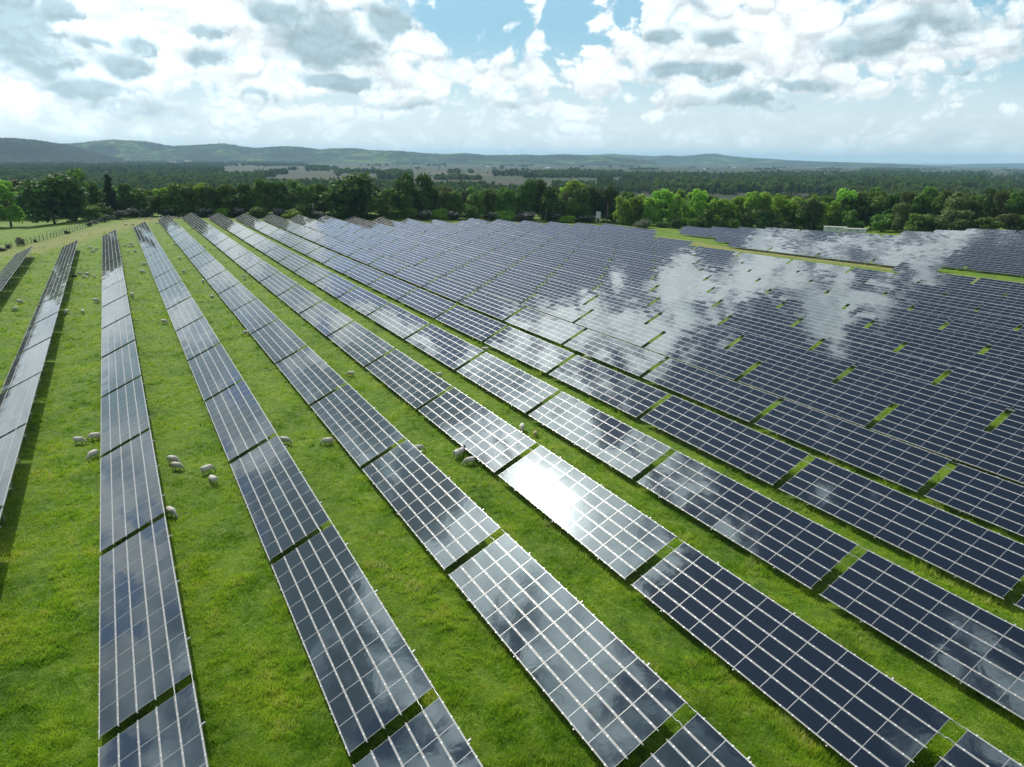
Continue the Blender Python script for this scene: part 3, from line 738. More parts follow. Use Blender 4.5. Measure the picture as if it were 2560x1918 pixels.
# left edge of the picture
T_('bright', -10, 66, 449, 567); T_('bright', -80, 5, 455, 570); T_('dark', 62, 212, 440, 560); T_('midtall', 145, 236, 420, 556, 25); T_('olive', 20, 100, 445, 560, 45)
T_('dark', 160, 225, 470, 552); T_('midbush', 200, 262, 505, 553); T_('darkbush', 236, 292, 496, 548); T_('conifer', 262, 306, 434, 546, 14); T_('dark', 222, 270, 452, 548, 30)
T_('bramble', 288, 320, 520, 548); T_('bramble', 312, 347, 515, 545); T_('bramble', 345, 380, 518, 543); T_('bramble', 398, 452, 514, 541); T_('bramble', 490, 540, 514, 542)
T_('bramble', 576, 624, 514, 543); T_('bramble', 680, 722, 515, 544); T_('bramble', 778, 816, 525, 546); T_('bramble', 1034, 1085, 520, 549); T_('bramble', 1112, 1160, 522, 550); T_('bramble', 1208, 1250, 527, 551)
T_('bramble', 1276, 1345, 524, 553); T_('bramble', 1368, 1412, 526, 554); T_('bramble', 1432, 1490, 533, 556)
T_('midbush', 448, 492, 512, 541); T_('brightbush', 536, 580, 512, 542); T_('brightbush', 706, 760, 516, 545); T_('brightbush', 420, 470, 505, 541, 8); T_('midbush', 622, 680, 512, 544)
T_('midbush', 735, 790, 500, 545, 4); T_('darkbush', 850, 905, 522, 546); T_('darkbush', 905, 960, 525, 547); T_('brightbush', 1005, 1050, 508, 548, 5); T_('brightbush', 1075, 1125, 512, 549, 4); T_('midbush', 1150, 1200, 505, 550, 4)
T_('brightbush', 1220, 1290, 517, 551, 4); T_('brightbush', 1395, 1440, 533, 556); T_('midbush', 962, 1010, 520, 548)
# trees behind the hedge, left to centre
for a in [('dark', 305, 352, 458), ('midtall', 335, 378, 470), ('bright', 392, 440, 452), ('mid', 425, 498, 446), ('bright', 488, 530, 460), ('dark', 500, 560, 462), ('mid', 548, 600, 455), ('dark', 592, 640, 458),
          ('mid', 628, 690, 447), ('dark', 672, 735, 452), ('midtall', 722, 782, 448), ('mid', 770, 822, 458), ('mid', 560, 640, 480), ('olive', 640, 690, 475)]:
    T_(a[0], a[1], a[2], a[3], 543, 10)
T_('dark', 808, 938, 438, 546, 2); T_('dark', 868, 925, 470, 546, 8); T_('midtall', 936, 1002, 468, 547, 4); T_('dark', 978, 1045, 438, 548, 12); T_('dark', 1030, 1098, 430, 548, 12); T_('olive', 1088, 1135, 462, 549, 12)
T_('mid', 1112, 1160, 470, 550, 10); T_('midtall', 1150, 1222, 466, 550, 3); T_('mid', 1200, 1245, 468, 551, 12); T_('mid', 1240, 1292, 464, 552, 10); T_('dark', 1285, 1340, 452, 552, 8); T_('dark', 1325, 1385, 446, 553, 14)
T_('dark', 1345, 1410, 462, 554, 6); T_('bright', 1370, 1420, 448, 554, 26); T_('bright', 1405, 1458, 450, 555, 28); T_('dark', 1418, 1470, 470, 556, 5); T_('dark', 1455, 1512, 462, 556, 10); T_('dark', 1490, 1545, 468, 557, 8)
T_('dark', 1512, 1560, 500, 558, 3); T_('mid', 1000, 1040, 480, 548, 5)
# the row of bright trees
for i, (a, b, t) in enumerate([(1532, 1580, 476), (1566, 1612, 474), (1600, 1645, 478), (1622, 1680, 472), (1668, 1702, 486), (1690, 1736, 478), (1715, 1768, 474), (1752, 1788, 476), (1772, 1830, 480), (1822, 1860, 490), (1850, 1898, 478), (1884, 1922, 482), (1918, 1962, 486), (1955, 1995, 486), (2036, 2066, 505), (2060, 2096, 503)]):
    T_('bright', a, b, t, 562 + (a - 1532) * .03, 6 if i % 2 else 0)
for a in [('darkbush', 1575, 1600, 548, 564), ('grey', 1584, 1632, 545, 570), ('darkbush', 1672, 1704, 530, 571), ('darkbush', 1640, 1672, 545, 569), ('midbush', 1712, 1744, 540, 572), ('dark', 1742, 1782, 524, 573), ('darkbush', 1790, 1822, 536, 573), ('midbush', 1822, 1850, 542, 573),
          ('darkbush', 1850, 1890, 525, 573), ('dark', 1890, 1930, 528, 574), ('darkbush', 1930, 1975, 540, 576), ('dark', 1985, 2040, 520, 576), ('midbush', 2040, 2066, 545, 577), ('dark', 2000, 2050, 500, 577), ('dark', 2062, 2112, 520, 577), ('mid', 2095, 2140, 525, 578)]:
    T_(*a)
for a in [('dark', 1960, 2010, 505, 576, 14), ('dark', 2010, 2060, 490, 577, 20), ('dark', 2080, 2135, 492, 578, 14), ('dark', 2120, 2165, 484, 578, 16), ('mid', 2142, 2208, 478, 579, 20), ('dark', 2195, 2252, 484, 580, 18), ('midbush', 2134, 2162, 544, 579), ('mid', 2176, 2228, 530, 580),
          ('olive', 2218, 2264, 510, 581, 8), ('olive', 2222, 2258, 545, 581), ('mid', 2262, 2330, 528, 582), ('dark', 2310, 2352, 540, 582), ('olive', 2345, 2428, 527, 583), ('mid', 2392, 2440, 548, 583), ('midbush', 2336, 2372, 546, 583), ('mid', 2430, 2492, 538, 584), ('olive', 2488, 2545, 530, 584),
          ('mid', 2535, 2590, 536, 585), ('dark', 2590, 2650, 530, 586), ('mid', 2640, 2720, 525, 587), ('dark', 2260, 2300, 505, 582, 16), ('mid', 2320, 2375, 500, 582, 22), ('dark', 2400, 2460, 498, 583, 24), ('mid', 2500, 2570, 490, 584, 26)]:
    T_(*a)
# fill the belt between and behind the measured plants
BELT = random.Random(9)
base_line = [(-350, 575), (0, 566), (150, 556), (300, 546), (640, 544), (1100, 549), (1500, 557), (1640, 566), (1900, 575), (2100, 579), (2560, 586), (2900, 592)]
def base_v(u): return float(np.interp(u, [a for a, _ in base_line], [b for _, b in base_line]))
u = -360.
while u < 2780:
    k = BELT.choice(['mid', 'dark', 'midtall', 'mid', 'dark', 'olive']) if u < 1530 or u > 2110 else BELT.choice(['bright', 'bright', 'mid'])
    w = BELT.uniform(36, 62); T_(k, u, u + w, BELT.uniform(472, 492), base_v(u), BELT.uniform(14, 30) + (45 if u < 290 else 0)); T_(BELT.choice(['mid', 'dark', 'midtall']), u + 12, u + w + 14, BELT.uniform(484, 498) if 1480 < u < 2120 else BELT.uniform(462, 484), base_v(u), BELT.uniform(50, 90)); u += w * .8
for i, (kind, p, h, w) in enumerate(tree_list): pass
order = sorted(range(len(tree_list)), key=lambda i: math.atan2(tree_list[i][1][0], tree_list[i][1][1]))
cnt = {}; 
for i in order:
    kind, p, h, w = tree_list[i]; cnt[kind] = cnt.get(kind, 0) + 1; n = cnt[kind]
    cat, desc, plural = KDESC[kind]; R_ = random.Random(i)
    nm = {'tree': 'broadleaf_tree', 'bush': 'bush'}[cat] if kind != 'conifer' else 'conifer_tree'
    if kind == 'bramble': nm = 'bramble_bush'
    e = empty(nm, p, (0, 0, R_.uniform(0, 6.28))); lab = '%s, %s of its kind from the left' % (desc, nth(n))
    setp(e, lab, cat, 'trees and bushes along the far edge of the field')
    bush = cat == 'bush'; cb = 0 if bush else (.05 if i in (0, 2, 3) else .0)
    sx = w / (.92 if bush else {'bright': .66, 'midtall': .66, 'conifer': .62}.get(kind, .88))
    link('crown', R_.choice(CROWNS[kind]), e, (0, 0, h * cb), (0, 0, 0), (sx, sx * R_.uniform(.85, 1.1), h * (1 - cb) * 1.04))
    if not bush: link('trunk', R_.choice(TRUNKS), e, (0, 0, 0), (0, 0, 0), (h * .95, h * .95, h * .95))
print('trees', len(tree_list))

# ---- woods of the plain: one mass each, crowns instanced on scattered points
def forest(name, label, kinds, pts, cat='woodland'):
    """pts: array of x, y, z, width, height"""
    n = len(pts); pts = np.asarray(pts, float)
    me = bpy.data.meshes.new(name); me.vertices.add(n); me.vertices.foreach_set('co', pts[:, :3].astype(np.float32).ravel())
    g = np.random.default_rng(n)
    a = me.attributes.new('siz', 'FLOAT_VECTOR', 'POINT'); a.data.foreach_set('vector', np.stack([pts[:, 3], pts[:, 3], pts[:, 4]], 1).astype(np.float32).ravel())
    a = me.attributes.new('turn', 'FLOAT_VECTOR', 'POINT'); t = np.zeros((n, 3), np.float32); t[:, 2] = g.uniform(0, 6.28, n); a.data.foreach_set('vector', t.ravel())
    cl = bpy.data.collections.new(name + '_forms')
    for k in kinds:
        for m in CROWNS[k]:
            q = next((o for o in bpy.data.objects if o.data == m), None)
            if q and q.name not in cl.objects: cl.objects.link(q)
    o = link(name, me); setp(o, label, cat, kind='stuff')
    ng = bpy.data.node_groups.new(name, 'GeometryNodeTree'); ng.interface.new_socket('Geometry', in_out='INPUT', socket_type='NodeSocketGeometry'); ng.interface.new_socket('Geometry', in_out='OUTPUT', socket_type='NodeSocketGeometry')
    N = ng.nodes.new; L = ng.links.new
    gi, go = N('NodeGroupInput'), N('NodeGroupOutput'); ip = N('GeometryNodeInstanceOnPoints'); ci = N('GeometryNodeCollectionInfo')
    ci.inputs['Collection'].default_value = cl; ci.inputs['Separate Children'].default_value = True; ci.inputs['Reset Children'].default_value = True
    s = N('GeometryNodeInputNamedAttribute'); s.data_type = 'FLOAT_VECTOR'; s.inputs[0].default_value = 'siz'
    r = N('GeometryNodeInputNamedAttribute'); r.data_type = 'FLOAT_VECTOR'; r.inputs[0].default_value = 'turn'
    rv = N('FunctionNodeRandomValue'); rv.data_type = 'INT'; rv.inputs['Min'].default_value = 0
    for q in rv.inputs:
        if q.name == 'Max' and q.type == 'INT': q.default_value = 50
        if q.name == 'Min' and q.type == 'INT': q.default_value = 0
    L(gi.outputs[0], ip.inputs['Points']); L(ci.outputs[0], ip.inputs['Instance']); ip.inputs['Pick Instance'].default_value = True
    L([q for q in rv.outputs if q.type == 'INT'][0], ip.inputs['Instance Index'])
    e2r = N('FunctionNodeEulerToRotation'); L([q for q in r.outputs if q.enabled][0], e2r.inputs[0]); L(e2r.outputs[0], ip.inputs['Rotation']); L([q for q in s.outputs if q.enabled][0], ip.inputs['Scale'])
    L(ip.outputs[0], go.inputs[0])
    md = o.modifiers.new('scatter', 'NODES'); md.node_group = ng
    return o
FR = np.random.default_rng(5)
def patch(u0, u1, v0, v1, n, hgt=(11, 16), wid=1., edge=.25, du=4.2):
    """points on the plain seen between those columns and rows; distant trees stand for clumps"""
    U_ = FR.uniform(u0, u1, n); t = FR.random(n); V_ = v0 + (v1 - v0) * t
    nz = vnoise_pts(U_ * .022 + 7, V_ * .25, 17) * .65 + vnoise_pts(U_ * .09 + 3, V_ * .8, 18) * .35
    ok = nz > edge * 1.25
    U_, V_ = U_[ok], V_[ok]
    d = np.stack([U_ - 1280, V_ - 959, np.full(len(U_), F)], 1) @ CB
    T = 50. / -d[:, 2]; X, Y = d[:, 0] * T, d[:, 1] * T; Z = ground(X, Y); T = (CAMZ - Z) / -d[:, 2]; X, Y = d[:, 0] * T, d[:, 1] * T; Z = ground(X, Y)
    D = np.hypot(X, Y); w = np.maximum(9., du * D / F) * FR.uniform(.6, 1.8, len(X)) * wid; h = FR.uniform(*hgt, len(X)) * (.75 + .6 * vnoise_pts(X * .02, Y * .02, 44))
    return np.stack([X, Y, Z - .5, w, h], 1)
# left: pine forest, dark colours standing in for cloud shadow, up to the foot of the hills, mixed wood in front of it
forest('cloud_shaded_pines', 'pine forest coloured dark for cloud shadow, filling the plain at the left below the hills', ['dark', 'conifer'],
       np.concatenate([patch(-420, 560, 404, 437, 7000, (12, 17), 1.1), patch(400, 760, 403, 416, 1500, (12, 16)), patch(560, 1000, 401.5, 408, 1300, (12, 16)), patch(-420, 200, 437, 450, 900, (12, 16))]))
forest('mixed_wood', 'mixed green wood between the dark forest and the field at the left', ['dark', 'mid', 'mid', 'dark', 'midtall'],
       np.concatenate([patch(-420, 660, 438, 470, 3600, (11, 16), 1.), patch(-420, 620, 468, 530, 4200, (11, 16), .9), patch(600, 1000, 458, 492, 1100, (9, 13), .8), patch(1000, 1300, 470, 500, 500, (8, 12), .7)]))
# centre: copses and hedges between the fields
forest('copses', 'dark copses and hedgerows standing between the brown fields of the plain', ['dark', 'mid', 'dark', 'conifer'],
       np.concatenate([patch(675, 718, 431, 437, 90, (11, 15)), patch(762, 822, 418, 428, 150, (12, 16)), patch(722, 742, 424, 426, 20), patch(944, 1030, 435, 449, 420, (14, 19)), patch(846, 942, 431, 434, 110), patch(832, 846, 424, 428, 20, (12, 16)),
                       patch(1088, 1202, 444, 450, 200, (8, 12)), patch(1118, 1150, 430, 434, 50), patch(1172, 1184, 430, 433, 15), patch(1232, 1312, 432, 441, 140), patch(1310, 1556, 433, 445, 900, (12, 16)), patch(1422, 1450, 430, 438, 60, (17, 20)),
                       patch(1556, 1700, 438, 452, 500, (12, 16)), patch(1640, 1924, 440, 482, 2200, (13, 18)), patch(1900, 2460, 434, 484, 3800, (13, 18)), patch(640, 690, 437, 444, 60), patch(838, 850, 436, 440, 12, (9, 12)), patch(905, 915, 440, 444, 12, (9, 12)), patch(2150, 2300, 422, 436, 500, (12, 15))]))
forest('far_tree_lines', 'thin far lines of trees crossing the plain below the hills', ['dark', 'mid'],
       np.concatenate([patch(a, b, c, c + .8, int((b - a) * .9), (9, 13), .8, .5) for a, b, c in [(640, 1300, 411), (900, 1500, 414), (1000, 1400, 408), (1250, 1700, 417.5), (1300, 2000, 411), (1500, 2300, 414), (1700, 2200, 419), (1400, 1700, 424), (1750, 2250, 424),
                       (1900, 2700, 411), (2000, 2700, 415), (2200, 2700, 419), (2300, 2700, 424), (2400, 2700, 428), (700, 1000, 423), (980, 1300, 422), (1240, 1400, 428)]] +
                      [patch(1280, 2750, 404.5, 411, 1500, (9, 12), .7, .8), patch(2450, 2800, 426, 440, 900, (10, 14), .8, .55), patch(700, 1500, 404, 410, 500, (9, 12), .8, .8), patch(640, 2600, 412, 436, 190, (8, 12), .5, 0)]))
forest('green_wood', 'mid green wood spreading over the valley behind the right field edge', ['mid', 'dark', 'dark', 'olive'],
       np.concatenate([patch(2090, 2850, 478, 545, 4600, (11, 16), .85), patch(2300, 2850, 440, 482, 1500, (11, 15), .8), patch(1470, 1700, 460, 484, 300, (9, 13), .6), patch(1381, 1484, 466, 478, 120, (11, 14), .6), patch(1494, 1530, 462, 474, 60, (15, 18), .6),
                       patch(1555, 1640, 462, 474, 90, (9, 12), .6), patch(1627, 1840, 476, 488, 260, (8, 11), .6), patch(1060, 1240, 462, 480, 160, (8, 12), .5), patch(1930, 2110, 492, 502, 120, (6, 9), .5)]))

# ------------------------------------------------------------------ hills
def hill_mat(name='wooded_hill', cols=[(.38, (.008, .020, .010)), (.49, (.014, .032, .012)), (.56, (.045, .085, .018)), (.62, (.09, .145, .03)), (.70, (.17, .17, .07))]):
    m, nt, N, L, out = new_mat(name)
    b = N('ShaderNodeBsdfPrincipled'); L(b.outputs[0], out.inputs[0]); b.inputs['Roughness'].default_value = .95; b.inputs['Specular IOR Level'].default_value = .1
    geo = N('ShaderNodeNewGeometry'); n1 = noise(N, L, .0022, 5, .6, geo.outputs['Position'], .8); n2 = noise(N, L, .02, 6, .7, geo.outputs['Position'])
    c = ramp(N, cols); L(n1.outputs[0], c.inputs[0])
    c2 = ramp(N, [(.42, (.22, .24, .26)), (.60, (2.0, 1.9, 1.5))]); L(n2.outputs[0], c2.inputs[0])
    L(mixc(N, L, 1., c.outputs[0], c2.outputs[0], 'MULTIPLY'), b.inputs['Base Color'])
    bm = N('ShaderNodeBump'); bm.inputs['Distance'].default_value = 40; L(n2.outputs[0], bm.inputs['Height']); L(bm.outputs[0], b.inputs['Normal'])
    return m
M_HILL = hill_mat()
M_HILL_SHADE = hill_mat('cloud_shade_hill', [(.38, (.006, .014, .009)), (.52, (.008, .020, .011)), (.64, (.016, .032, .014)), (.70, (.05, .06, .03)), (.76, (.15, .14, .09))])  # ramp darkened to put cloud shadow into the near hill's colour
def hill(name, prof, D, depth, seed, mat=None):
    """ridge whose skyline passes through the listed photo points at distance D"""
    us = np.arange(prof[0][0], prof[-1][0] + 1, 3.); vs = np.interp(us, [a for a, _ in prof], [b for _, b in prof])
    nt_ = 46; V = []; g = np.random.default_rng(seed)
    t = np.linspace(0, 1, nt_)
    crest = .5
    ph = np.array([ray(u_, v_) for u_, v_ in zip(us, vs)]); hh = np.hypot(ph[:, 0], ph[:, 1])[:, None]
    H = CAMZ + ph[:, 2:3] / hh * D - PLAIN; q = t[None, :]; dd = D + (q - crest) * depth
    s = np.where(q < crest, sst(q / crest), sst((1 - q) / (1 - crest)) * .9 + .1 * (1 - q) / (1 - crest))
    x, y = ph[:, 0:1] / hh * dd, ph[:, 1:2] / hh * dd
    rid = (vnoise_pts(x / 420., y / 420., seed) - .5) * .75 + (vnoise_pts(x / 150., y / 150., seed + 1) - .5) * .35
    hgt = np.maximum(0, H) * s * (1 + rid * (1 - s ** 6))
    z = PLAIN - 3 + hgt + np.where(q > .1, (g.random(hgt.shape) - .3) * 9 * s, 0)
    V = np.stack([x, y, z], -1).reshape(-1, 3).tolist()
    n = len(us); i = np.arange(n * nt_).reshape(n, nt_)
    Fq = np.stack([i[:-1, :-1], i[1:, :-1], i[1:, 1:], i[:-1, 1:]], -1).reshape(-1, 4)
    me = bpy.data.meshes.new(name); me.from_pydata(V, [], Fq.tolist()); me.materials.append(mat or M_HILL)
    me.polygons.foreach_set('use_smooth', [True] * len(Fq)); me.update()
    setp(link(name, me), kind='structure')
hill('near_hill', [(-500, 352), (-250, 340), (-100, 346), (0, 344), (40, 346), (80, 349), (125, 356), (160, 361), (190, 368), (230, 379), (270, 389), (310, 397)], 5600, 2200, 3, M_HILL_SHADE)
hill('main_hills', [(-400, 350), (60, 362), (120, 358), (170, 359), (215, 357), (255, 355), (285, 351), (330, 351), (365, 353), (400, 360), (430, 365), (470, 364), (505, 362), (560, 358), (600, 365), (640, 370), (680, 367), (720, 366), (760, 368), (800, 374), (835, 371),
                    (870, 370), (895, 371), (930, 376), (1000, 379), (1060, 383), (1110, 385), (1165, 383), (1220, 388), (1290, 387), (1350, 389), (1400, 386), (1440, 387), (1480, 390), (1560, 396), (1640, 402)], 8200, 3200, 4)
hill('far_hills', [(1150, 396), (1250, 390), (1350, 389), (1410, 387), (1470, 388), (1500, 386), (1525, 385), (1560, 387), (1620, 390), (1700, 391), (1745, 387), (1765, 384.5), (1792, 384), (1812, 388), (1850, 393), (1900, 396), (1960, 400), (2010, 402.5), (2080, 405), (2160, 407.5), (2240, 410), (2290, 412.5), (2330, 416)], 11500, 4200, 5)
hill('distant_ridge', [(2300, 415), (2360, 412.5), (2450, 409.5), (2560, 408), (2700, 406), (2900, 410)], 19000, 6000, 6, M_HILL_SHADE)

# ------------------------------------------------------------------ haze
hz = MB(); hz.box(-29000, 29000, -8000, 29000, -28, 305)
mh, nt, N, L, out = new_mat('haze_air')
pv = N('ShaderNodeVolumePrincipled'); pv.inputs['Density'].default_value = 5.4e-5; pv.inputs['Color'].default_value = (.50, .80, 1, 1); pv.inputs['Anisotropy'].default_value = .1
L(pv.outputs[0], out.inputs['Volume']); mh.cycles.homogeneous_volume = True
setp(link('haze', hz.mesh('haze', mh)), kind='stuff')

# ------------------------------------------------------------------ sheep
def wool_mat(name, lo, hi):
    m, nt, N, L, out = new_mat(name)
    b = N('ShaderNodeBsdfPrincipled'); L(b.outputs[0], out.inputs[0]); b.inputs['Roughness'].default_value = .95; b.inputs['Specular IOR Level'].default_value = .1
    tc = N('ShaderNodeTexCoord'); n = noise(N, L, 5, 6, .7, tc.outputs['Object']); n2 = noise(N, L, 26, 4, .7, tc.outputs['Object'])
    c = ramp(N, [(.3, lo), (.7, hi)]); L(n.outputs[0], c.inputs[0]); L(c.outputs[0], b.inputs['Base Color'])
    bm = N('ShaderNodeBump'); bm.inputs['Distance'].default_value = .03; L(n2.outputs[0], bm.inputs['Height']); L(bm.outputs[0], b.inputs['Normal']); return m
WOOL = wool_mat('cream_wool', (.50, .46, .38), (.78, .74, .65)); WOOLD = wool_mat('dark_wool', (.05, .042, .036), (.10, .085, .07)); WOOLB = wool_mat('tan_wool', (.36, .26, .17), (.52, .40, .28))
FACE = simple_mat('sheep_face', (.36, .31, .27), .8, 0, .15, 9.); SHANK = simple_mat('sheep_leg', (.20, .17, .14), .85, 0, .2, 9.); EYE = simple_mat('sheep_eye', (.02, .018, .015), .3, 0, .1, 9.)
def ell_tube(rings, seg=14):
    """rings: (center, tangent angle in xz, ry, rz)"""
    v, f = [], []
    for (x, z, a, ry, rz) in rings:
        for k in range(seg):
            t = 2 * pi * k / seg; v.append((x - sin(a) * rz * sin(t), ry * cos(t), z + cos(a) * rz * sin(t)))
    n = len(rings)
    for i in range(n - 1):
        for k in range(seg):
            a0, a1 = i * seg + k, i * seg + (k + 1) % seg; f.append((a0, a1, a1 + seg, a0 + seg))
    f.append(tuple(range(seg))[::-1]); f.append(tuple(range((n - 1) * seg, n * seg))); return v, f
def sheep_mesh(name, pose, wool, seed):
    V, Fc = [], []
    def add(v, f): n = len(V); V.extend(v); Fc.extend([tuple(q + n for q in x) for x in f])
    r = random.Random(seed); zb = {'graze': .62, 'stand': .64, 'lie': .34}[pose]
    add(*ell_tube([(-.60, zb + .02, 0, .07, .08), (-.57, zb, 0, .19, .20), (-.45, zb - .01, 0, .27, .28), (-.22, zb - .03, 0, .31, .31), (0, zb - .04, 0, .32, .315), (.22, zb - .02, 0, .29, .29), (.38, zb, 0, .23, .25), (.47, zb + .02, 0, .13, .17)], 18))
    if pose == 'graze':
        neck = [(.30, zb + .02, -.2, .19, .22), (.48, zb - .04, -.6, .15, .18), (.62, zb - .18, -.95, .115, .135), (.72, zb - .31, -1.0, .095, .11)]
        head = [(.69, zb - .27, -.9, .07, .08), (.74, zb - .35, -.95, .085, .10), (.80, zb - .44, -1.0, .072, .085), (.85, zb - .53, -1.1, .050, .06), (.87, zb - .57, -1.1, .030, .035)]
        hx, hz, ear = .735, zb - .31, -.9
    else:
        neck = [(.30, zb + .06, .3, .19, .21), (.45, zb + .17, .7, .14, .16), (.53, zb + .29, .9, .11, .125), (.56, zb + .38, .9, .09, .10)]
        head = [(.49, zb + .42, 0, .06, .07), (.56, zb + .42, -.15, .085, .095), (.66, zb + .38, -.35, .075, .080), (.75, zb + .33, -.45, .052, .055), (.79, zb + .31, -.5, .032, .035)]
        hx, hz, ear = .56, zb + .44, 0
    add(*ell_tube(neck, 12)); add(*ell_tube(head, 12))
    for s in (-1, 1):                                            # ears stick out sideways
        e = [(hx, 0, hz)]; v = []; f = []
        pts = [(.05, .030), (.10, .036), (.15, .028), (.18, .010)]
        for (d, w) in pts:
            for k in range(6):
                t = 2 * pi * k / 6; v.append((hx + cos(t) * w, s * (.03 + d), hz - .15 * (d - .05) + sin(t) * w * .5))
        for i in range(3):
            for k in range(6): a0, a1 = i * 6 + k, i * 6 + (k + 1) % 6; f.append((a0, a1, a1 + 6, a0 + 6))
        f.append(tuple(range(6))[::-1]); f.append(tuple(range(18, 24))); add(v, f)
    def leg(x, y, hock):
        if pose == 'lie': pts = [(x, y, zb - .05, .09), (x + .10, y * 1.25, .12, .07), (x + .28 * (1 if x > 0 else .8), y * 1.2, .05, .04), (x + .36, y * 1.2, .04, .035)]
        else:
            k = -.07 if hock else .02
            pts = [(x, y * .9, zb - .08, .115), (x + (.05 if hock else 0), y * 1., .36, .07), (x + k, y * 1., .21, .038), (x + k * .4 + .01, y, .07, .032), (x + k * .3 + .035, y, .0, .042)]
        mb = MB(); mb.tube([p[:3] for p in pts], [p[3] for p in pts], 9); add(mb.v, mb.f)
    for sx, hk in ((-.40, True), (.30, False)):
        for sy in (-.15, .15): leg(sx + r.uniform(-.06, .06), sy, hk)
    mb = MB(); mb.tube([(-.58, 0, zb + .05), (-.65, 0, zb - .06), (-.65, 0, zb - .20)], [.05, .045, .02], 8); add(mb.v, mb.f)
    me = bpy.data.meshes.new('tmp'); me.from_pydata(V, [], Fc)
    bm = bmesh.new(); bm.from_mesh(me); bmesh.ops.recalc_face_normals(bm, faces=bm.faces); bm.to_mesh(me); bm.free()
    o = bpy.data.objects.new('tmp', me); COL.objects.link(o)
    md = o.modifiers.new('r', 'REMESH'); md.mode = 'VOXEL'; md.voxel_size = .021; s_ = o.modifiers.new('s', 'SMOOTH'); s_.factor = .6; s_.iterations = 2
    dg = bpy.context.evaluated_depsgraph_get(); out = bpy.data.meshes.new_from_object(o.evaluated_get(dg)); bpy.data.objects.remove(o)
    out.name = name; out.materials.clear()
    for m in (wool, FACE if wool is WOOL else wool, SHANK if wool is WOOL else wool, EYE): out.materials.append(m)
    for p in out.polygons:
        c = p.center; k = 0
        dh = (c.x - hx) * cos(ear - .3) + (c.z - hz) * sin(ear - .3)
        if dh > -.02 and abs(c.x - hx) < .3 and (c.x > .60 if pose == 'graze' else c.x > .52) and (c.z < zb - .22 if pose == 'graze' else c.z > zb + .27): k = 1
        if abs(c.y) > .085 and (c.z < zb - .2 if pose == 'graze' else c.z > zb + .30) and c.x > .5: k = 1
        if c.z < .30 and pose != 'lie' and c.x < .55: k = 2
        ex = (hx + .045, hz - .075) if pose == 'graze' else (hx + .075, hz - .03)
        if (c.x - ex[0]) ** 2 + (c.z - ex[1]) ** 2 < .0005 and abs(c.y) > .055: k = 3
        p.material_index = k; p.use_smooth = True
    return out
SHEEP = {}
def sheep(pose, wool, seed=0):
    k = (pose, wool.name, seed)
    if k not in SHEEP: SHEEP[k] = sheep_mesh('sheep', pose, wool, seed)
    return SHEEP[k]
R_, UR, B_, UL, L_, DL, F_, DR = 0, 45, 90, 135, 180, 225, 270, 315
FLOCK = [ # column, row of the body in the photo, heading on screen, pose
 (197, 1099, 5, 'graze'), (236, 1089, 190, 'graze'), (232, 1134, 255, 'graze'), (432, 1147, -10, 'graze'), (442, 1163, -8, 'graze'), (428, 1278, -35, 'graze'), (517, 1171, 55, 'graze'), (532, 1197, 140, 'graze'),
 (712, 1099, -12, 'graze'), (818, 1101, 190, 'graze'), (877, 933, 175, 'graze'), (1096, 937, 200, 'stand'), (1305, 1067, 265, 'graze'), (1338, 1083, 80, 'lamb'), (1140, 1134, 250, 'stand'), (1153, 1127, 60, 'stand'), (1174, 1150, 200, 'graze'),
 (1046, 1119, 20, 'graze'), (1472, 893, 170, 'graze'), (1655, 903, 200, 'graze'), (1212, 873, 180, 'graze'), (225, 620, 200, 'graze'), (241, 622, 250, 'graze'), (233, 628.5, 185, 'graze'),
 (313.5, 613.6, 250, 'graze'), (324, 615.5, 260, 'graze'), (328, 610, 230, 'graze'), (333, 615, -30, 'graze'), (320, 628.5, 290, 'graze'), (337, 626.6, 100, 'graze'), (361, 659.7, 185, 'graze'), (356, 679, -8, 'graze'),
 (199, 683, 70, 'graze'), (186, 690.6, 180, 'dark'), (217.6, 684, 80, 'graze'), (211, 692, 200, 'lie'), (220, 693, -40, 'lie'), (235, 690, -35, 'graze'), (49, 753, -12, 'graze'), (38, 771, 260, 'graze'), (165, 778, 275, 'graze'), (206.6, 778, -60, 'graze'), (240, 750, -5, 'graze'),
 (329.7, 735.6, 280, 'graze'), (449, 645, 95, 'graze'), (459.6, 678, 85, 'stand'), (507, 616, 20, 'graze'), (439, 611, 185, 'graze'), (507.3, 702, 280, 'graze'), (529.6, 740, 150, 'lie'), (410, 802.6, -15, 'graze'), (609, 690, 80, 'graze'), (611, 697, -30, 'lamb2'), (616, 830.6, 210, 'graze'), (483, 569, 180, 'graze'),
 (612, 562.5, 100, 'graze'), (619.5, 566, 60, 'graze'), (349, 546, 0, 'graze'), (364, 546.5, 180, 'graze'), (373.6, 544.8, 0, 'graze'), (379, 545, 10, 'graze'), (398, 544.6, 180, 'graze'), (408, 543, 0, 'graze'), (433, 543, 0, 'graze'), (440, 543.5, 180, 'graze'), (453.6, 544, 0, 'graze'),
 (314.7, 561, 180, 'graze'), (332, 561, 185, 'graze'), (390.7, 558, 0, 'graze'), (720, 578.6, 170, 'graze'), (869, 606, 160, 'graze'), (402, 545.5, 20, 'lie'), (445, 545, 190, 'graze'), (426, 544, 170, 'graze')]
thR = -YAW; sheep_rows = {}
SR = random.Random(21); places = []
for i, (u_, v_, phi, pose) in enumerate(FLOCK):
    sc = .95 * SR.uniform(.92, 1.08); hb = .35
    if pose.startswith('lamb'): sc = .68
    p = at(u_, v_, .55 * sc if pose not in ('lie',) else .35); places.append((i, p, phi, pose, sc))
